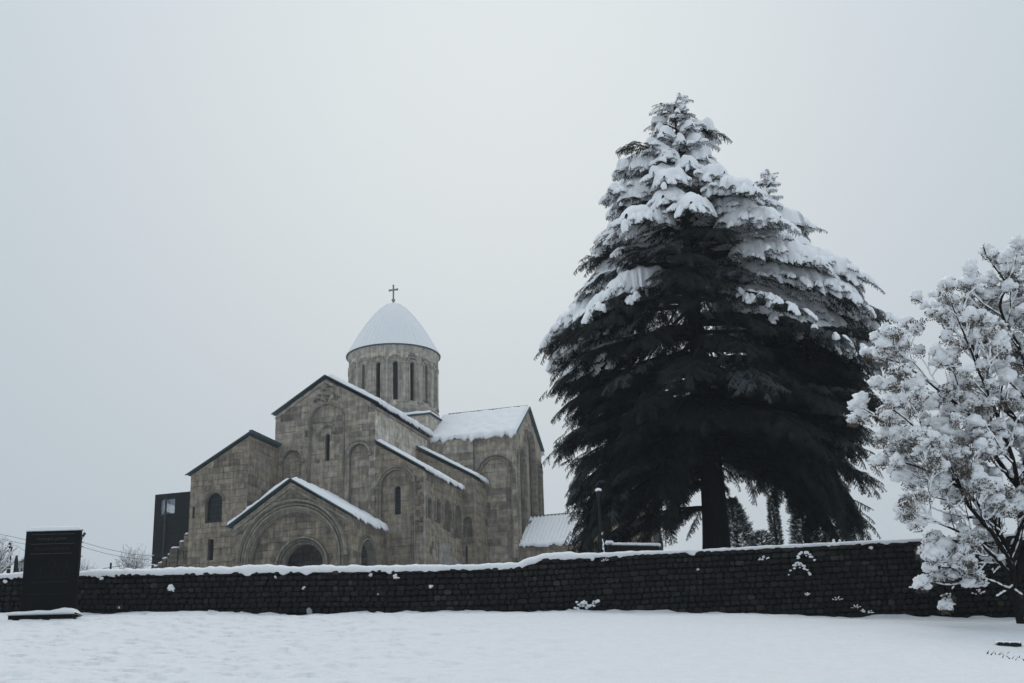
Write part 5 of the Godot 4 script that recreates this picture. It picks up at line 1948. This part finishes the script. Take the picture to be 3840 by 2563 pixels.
func make_background() -> void:
	conifer("broad_conifer", "broad dark conifer with light snow directly beside the cedar's trunk", Vector3(11.4, 11.4, -70), 3.6, [Vector2(0, 1.15), Vector2(0.35, 1.05), Vector2(0.6, 0.7), Vector2(0.85, 0.4), Vector2(1, 0.1)], -0.3, 3200, 0.13, "evergreens behind the cedar", 0.7)
	conifer("round_shrub", "low rounded dark shrub touched with snow at the broad conifer's foot", Vector3(12.45, 11.4, -69.3), 1.75, [Vector2(0, 0.5), Vector2(0.4, 0.55), Vector2(0.8, 0.4), Vector2(1, 0.1)], 0.0, 900, 0.3, "evergreens behind the cedar", 0.6)
	conifer("column_cypress", "slim columnar dark cypress seen in the gap under the cedar", Vector3(14.32, 12.0, -75), 4.1, [Vector2(0, 0.28), Vector2(0.3, 0.27), Vector2(0.7, 0.22), Vector2(0.93, 0.16), Vector2(1, 0.06)], -0.12, 2600, 0.06, "evergreens behind the cedar", 0.5)
	conifer("dense_conifer", "dense dark conifer with snowy foot below the cedar's hanging boughs", Vector3(14.85, 11.4, -70), 4.1, [Vector2(0, 0.66), Vector2(0.3, 0.68), Vector2(0.6, 0.5), Vector2(0.85, 0.3), Vector2(1, 0.1)], -0.15, 2800, 0.12, "evergreens behind the cedar", 0.7)

	snowy_bush("bare_bush", "bare branching bush frosted with snow, before the dark glass block", Vector3(-19.75, 11.5, -70), 1.75, 0.95, 60)
	snowy_bush("low_bush", "low frosted bush at the foot of the street lamp by the sign", Vector3(-19.05, 10.3, -60), 0.85, 0.5, 30)
	snowy_bush("snowy_tree", "snow-laden leafless tree at the wall's end beyond the sign", Vector3(-23.0, 10.2, -60), 1.9, 1.0, 70, "", true)
	snowy_bush("snowy_thicket", "tangled snowy thicket between the dark post and the sign", Vector3(-22.2, 10.6, -64), 1.3, 0.8, 40)

	# street lamp behind the sign
	var l := thing("street_lamp", "thin street lamp with a tilted head behind the black sign", "lamp", Vector3(-19.3, 10.0, -60))
	var b := MB.new()
	b.tube(PackedVector3Array([Vector3(0, -0.3, 0), Vector3(0, 1.9, 0), Vector3(0.02, 2.1, 0), Vector3(0.06, 2.22, 0)]), PackedFloat32Array([0.045, 0.03, 0.022, 0.018]), 8)
	put("pole", b, M.steel, l)
	b = MB.new()
	b.box(Vector3(0.1, 2.31, 0), Vector3(0.05, 0.09, 0), Vector3(-0.035, 0.02, 0), Vector3(0, 0, 0.06))
	put("lamp_head", b, M.steel, l)
	for y in [1.97, 1.77, 1.35]:
		b = MB.new()
		b.bar(Vector3(-0.02, y, 0), Vector3(0.1, y + 0.01, 0), Vector3.UP, 0.03, 0.03)
		put("bracket", b, M.iron, l)

	var u := thing("utility_pole", "dark ringed utility pole among the snowy branches beyond the sign", "pole", Vector3(-26.15, 11.0, -70))
	b = MB.new()
	b.tube(PackedVector3Array([Vector3(0, -0.3, 0), Vector3(0, 2.6, 0)]), PackedFloat32Array([0.11, 0.085]), 8)
	put("pole", b, M.timber, u)
	for y in [2.72, 2.52]:
		b = MB.new()
		blob(b, Vector3(0, y, 0), Vector3(0.12, 0.07, 0.12), y, 10, 6, 0.1)
		put("collar", b, M.timber, u)
	var pb := thing("stone_post", "squat dark post with a rounded cap beyond the wall beside the sign", "post", Vector3(-22.1, 10.2, -60))
	b = MB.new()
	b.tube(PackedVector3Array([Vector3(0, -0.3, 0), Vector3(0, 0.7, 0), Vector3(-0.01, 1.1, 0), Vector3(-0.01, 1.18, 0)]), PackedFloat32Array([0.095, 0.095, 0.075, 0.05]), 8)
	put("shaft", b, M.timber, pb)
	b = MB.new()
	blob(b, Vector3(-0.01, 1.23, 0), Vector3(0.06, 0.045, 0.06), 2, 10, 6, 0.1)
	put("cap", b, M.timber, pb)
	var sp := thing("fence_post", "short thin stake standing alone beyond the wall beside the bare bush", "post", Vector3(-17.92, 10.0, -60))
	b = MB.new()
	b.box(Vector3(0, 0.5, 0), Vector3(0.035, 0, 0), Vector3(0, 0.53, 0), Vector3(0, 0, 0.035))
	put("stake", b, M.timber, sp)
	b = MB.new()
	b.bar(Vector3(-0.35, 0.78, 0), Vector3(0.5, 0.9, 0), Vector3.UP, 0.02, 0.02)
	put("strand", b, M.timber, sp)

	var wires := [
		["overhead wire sagging from the frame's edge to the sign, upper strand", [Vector3(-25.5, 13.05, -60), Vector3(-22.91, 12.43, -60), Vector3(-21.78, 12.16, -60), Vector3(-19.3, 11.97, -60)]],
		["overhead wire sagging from the frame's edge to the sign, lower strand", [Vector3(-25.5, 12.8, -60), Vector3(-22.89, 12.23, -60), Vector3(-21.81, 11.96, -60), Vector3(-19.3, 11.77, -60)]],
		["overhead wire dropping steeply from the ringed utility pole to the sign", [Vector3(-26.05, 13.6, -69.8), Vector3(-22.33, 12.0, -60.5), Vector3(-21.8, 11.67, -60), Vector3(-20.0, 10.9, -58)]],
		["overhead wire running down from the street lamp's upper bracket past the bush", [Vector3(-19.23, 11.97, -60), Vector3(-18.2, 11.66, -60), Vector3(-17.06, 11.39, -60), Vector3(-15.2, 11.2, -60)]],
		["overhead wire running down from the street lamp's lower bracket past the bush", [Vector3(-19.24, 11.77, -60), Vector3(-18.3, 11.48, -60), Vector3(-17.43, 11.27, -60), Vector3(-15.4, 11.0, -60)]],
	]
	for q in wires:
		b = MB.new()
		var pts := PackedVector3Array()
		var rad := PackedFloat32Array()
		var cv := Curve3D.new()
		for p in q[1]:
			cv.add_point(p)
		for k in 24:
			pts.append(cv.sample_baked(cv.get_baked_length() * k / 23.0))
			rad.append(0.008)
		b.tube(pts, rad, 5)
		tag(put("overhead_wire", b, M.steel, self), q[0], "wire", "overhead wires by the sign")
	# white hut beyond the sign
	var hu := thing("garden_hut", "small white hut with dark slit windows between the dark post and the sign", "hut", Vector3(-23.4, 10.6, -65))
	b = MB.new()
	b.box(Vector3(0, 0.55, 0), Vector3(0.4, 0, 0), Vector3(0, 0.75, 0), Vector3(0, 0, 0.4), Color(0.5, 0.51, 0.52))
	put("wall", b, M.stone, hu)
	for x in [-0.28, -0.12]:
		b = MB.new()
		b.box(Vector3(x, 0.85, 0.4), Vector3(0.03, 0, 0), Vector3(0, 0.16, 0), Vector3(0, 0, 0.01))
		put("window", b, M.glass, hu)
	b = MB.new()
	b.bar(Vector3(-0.5, 1.2, 0), Vector3(0.1, 1.62, 0), Vector3.UP, 1.0, 0.08)
	b.bar(Vector3(0.1, 1.62, 0), Vector3(0.6, 1.2, 0), Vector3.UP, 1.0, 0.08)
	put("roof", b, M.snow_far, hu)

	# lamp post with a snow cap before the ruin
	var lp := thing("lamp_post", "rusty dark lamp post capped with snow in front of the ruined tower", "lamp", Vector3(2.45, 7.1, -40))
	lp.scale = Vector3.ONE * 0.69
	b = MB.new()
	b.tube(PackedVector3Array([Vector3(0, -0.6, 0), Vector3(0, 1.0, 0), Vector3(0, 3.4, 0)]), PackedFloat32Array([0.085, 0.075, 0.055]), 9)
	put("pole", b, M.timber, lp)
	b = MB.new()
	lathe(b, Vector3.ZERO, PackedVector2Array([Vector2(0.05, 3.38), Vector2(0.1, 3.45), Vector2(0.12, 3.6), Vector2(0.13, 3.62), Vector2(0.02, 3.68)]), 12, Color.WHITE)
	put("lantern", b, M.iron, lp)
	b = MB.new()
	blob(b, Vector3(0, 3.68, 0), Vector3(0.14, 0.12, 0.14), 3, 12, 8, 0.3, 0.6)
	put("snow_cap", b, M.snow_plain, lp)
	b = MB.new()
	for i in 24:
		blob(b, Vector3(0.07 + rng.randf_range(-0.03, 0.05), rng.randf_range(0.8, 1.9), 0.03), Vector3(0.03, 0.05, 0.03) * rng.randf_range(0.5, 1.2), i, 6, 4)
	var ls := put("clinging_snow", b, M.snow_plain, lp)
	ls.set_meta("kind", "stuff")

	# parapet slab
	var pa := thing("stone_parapet", "low dark parapet slab topped with snow at the ruined tower's foot", "wall", Vector3(3.52, 7.42, -42))
	pa.scale = Vector3(0.77, 1.0, 0.77)
	b = MB.new()
	b.box(Vector3(0.05, 0.42, 0), Vector3(1.02, -0.04, 0), Vector3(0, 0.42, 0), Vector3(0, 0, 0.2), Color(0.02, 0.02, 0.019))
	put("slab", b, M.wall, pa)
	b = MB.new()
	for i in 26:
		var t := i / 25.0
		blob(b, Vector3(lerpf(-0.97, 1.07, t), lerpf(0.93, 0.86, t) + (0.05 if t < 0.12 else 0.0), 0), Vector3(0.1, 0.065, 0.23), i, 8, 6, 0.25)
	put("snow_cap", b, M.snow_plain, pa)

func make_small_things() -> void:
	var fern := "drooping snowy fern growing from the wall below the cedar"
	sprig("wall_fern", fern + ", the upper one", wall_at(19.83, 6.32, 0.02), 0.28, 9, 1.1, "snowy ferns on the wall")
	sprig("wall_fern", fern + ", the lower one", wall_at(19.67, 6.08, 0.02), 0.28, 9, 1.2, "snowy ferns on the wall")
	var tw := [
		["small snowy sprig high on the wall, beside the drooping ferns", 18.93, 6.22, 0.16],
		["tiny snowy tuft just under the wall's cap by the dark parapet", 15.22, 6.38, 0.1],
		["taller snow-dusted stalk at the wall's foot below the lamp post", 14.63, 5.25, 0.34],
		["taller snow-dusted stalk at the wall's foot below the lamp post", 14.84, 5.25, 0.36],
		["tiny snow-dusted sprig low on the wall below the drooping ferns", 19.8, 5.34, 0.14],
		["tiny snow-dusted sprig low on the wall below the drooping ferns", 20.49, 5.22, 0.14],
		["tiny snow-dusted sprig low on the wall below the drooping ferns", 20.88, 5.02, 0.14],
		["snow-dusted grassy sprig at the wall's foot nearest the snow line", 21.09, 4.9, 0.18],
		["small snowy tuft high on the wall below the church's aisle corner", 10.12, 6.2, 0.14],
		["leafy snowy sprig on the wall under the seed tree's low branches", 22.9, 5.0, 0.22],
		["leafy snowy sprig on the wall under the seed tree's low branches", 23.6, 5.2, 0.2],
	]
	for q in tw:
		sprig("wall_sprig", q[0], wall_at(q[1], q[2], 0.03), q[3], 5, 0.3, "snowy sprigs on the wall")
	var gr := "dry weed stalks poking through the snow above the wall"
	for q in [[8.05, 34.6, 0.3], [8.3, 34.9, 0.26], [7.6, 34.8, 0.14], [7.2, 34.9, 0.12]]:
		sprig("weed_stalk", gr, Vector3(q[0], ground_y(q[0], q[1]) - 0.01, -q[1]), q[2], 4, 0.05, "weed stalks above the wall")
	# pale boulder at the wall's foot, and the timber stub
	var b := MB.new()
	var p := wall_at(8.04, 5.5, 0.12)
	blob(b, p, Vector3(0.07, 0.11, 0.05), 9, 9, 6, 0.4)
	tag(put("pale_rock", b, M.rock if M.has("rock") else rock_mat(), self), "small pale upright rock in the snow at the wall's foot", "rock")
	b = MB.new()
	b.box(Vector3(8.4, ground_y(8.4, 24.0) + 0.02, -24.0), Vector3(0.2, -0.012, 0), Vector3(0, 0.045, 0), Vector3(0, 0, 0.06))
	var sb := thing("timber_stub", "short dark timber end half buried in snow near the seed tree", "timber", Vector3.ZERO)
	put("beam", b, M.timber, sb)
	b = MB.new()
	for i in 7:
		blob(b, Vector3(8.24 + i * 0.055, ground_y(8.4, 24.0) + 0.075 - i * 0.003, -24.02), Vector3(0.07, 0.028, 0.09), i, 8, 5, 0.3)
	put("snow_cap", b, M.snow_plain, sb)
	# grass blades breaking the snow at the frame's edge
	var g := MB.new()
	for i in 90:
		var x := rng.randf_range(7.0, 8.3)
		var d := rng.randf_range(19.6, 21.5)
		var y := ground_y(x, d)
		var tip := Vector3(x + rng.randf_range(-0.1, 0.1), y + rng.randf_range(0.02, 0.07), -d + rng.randf_range(-0.05, 0.08))
		g.tri(Vector3(x - 0.012, y - 0.01, -d), Vector3(x + 0.012, y - 0.01, -d), tip)
	var go := put("grass_tufts", g, M.timber, self)
	tag(go, "dark grass blades breaking through thin snow beside the seed tree", "grass")
	go.set_meta("kind", "stuff")

func rock_mat() -> StandardMaterial3D:
	M.rock = mat(lin(0.3, 0.33, 0.34), 0.8)
	return M.rock
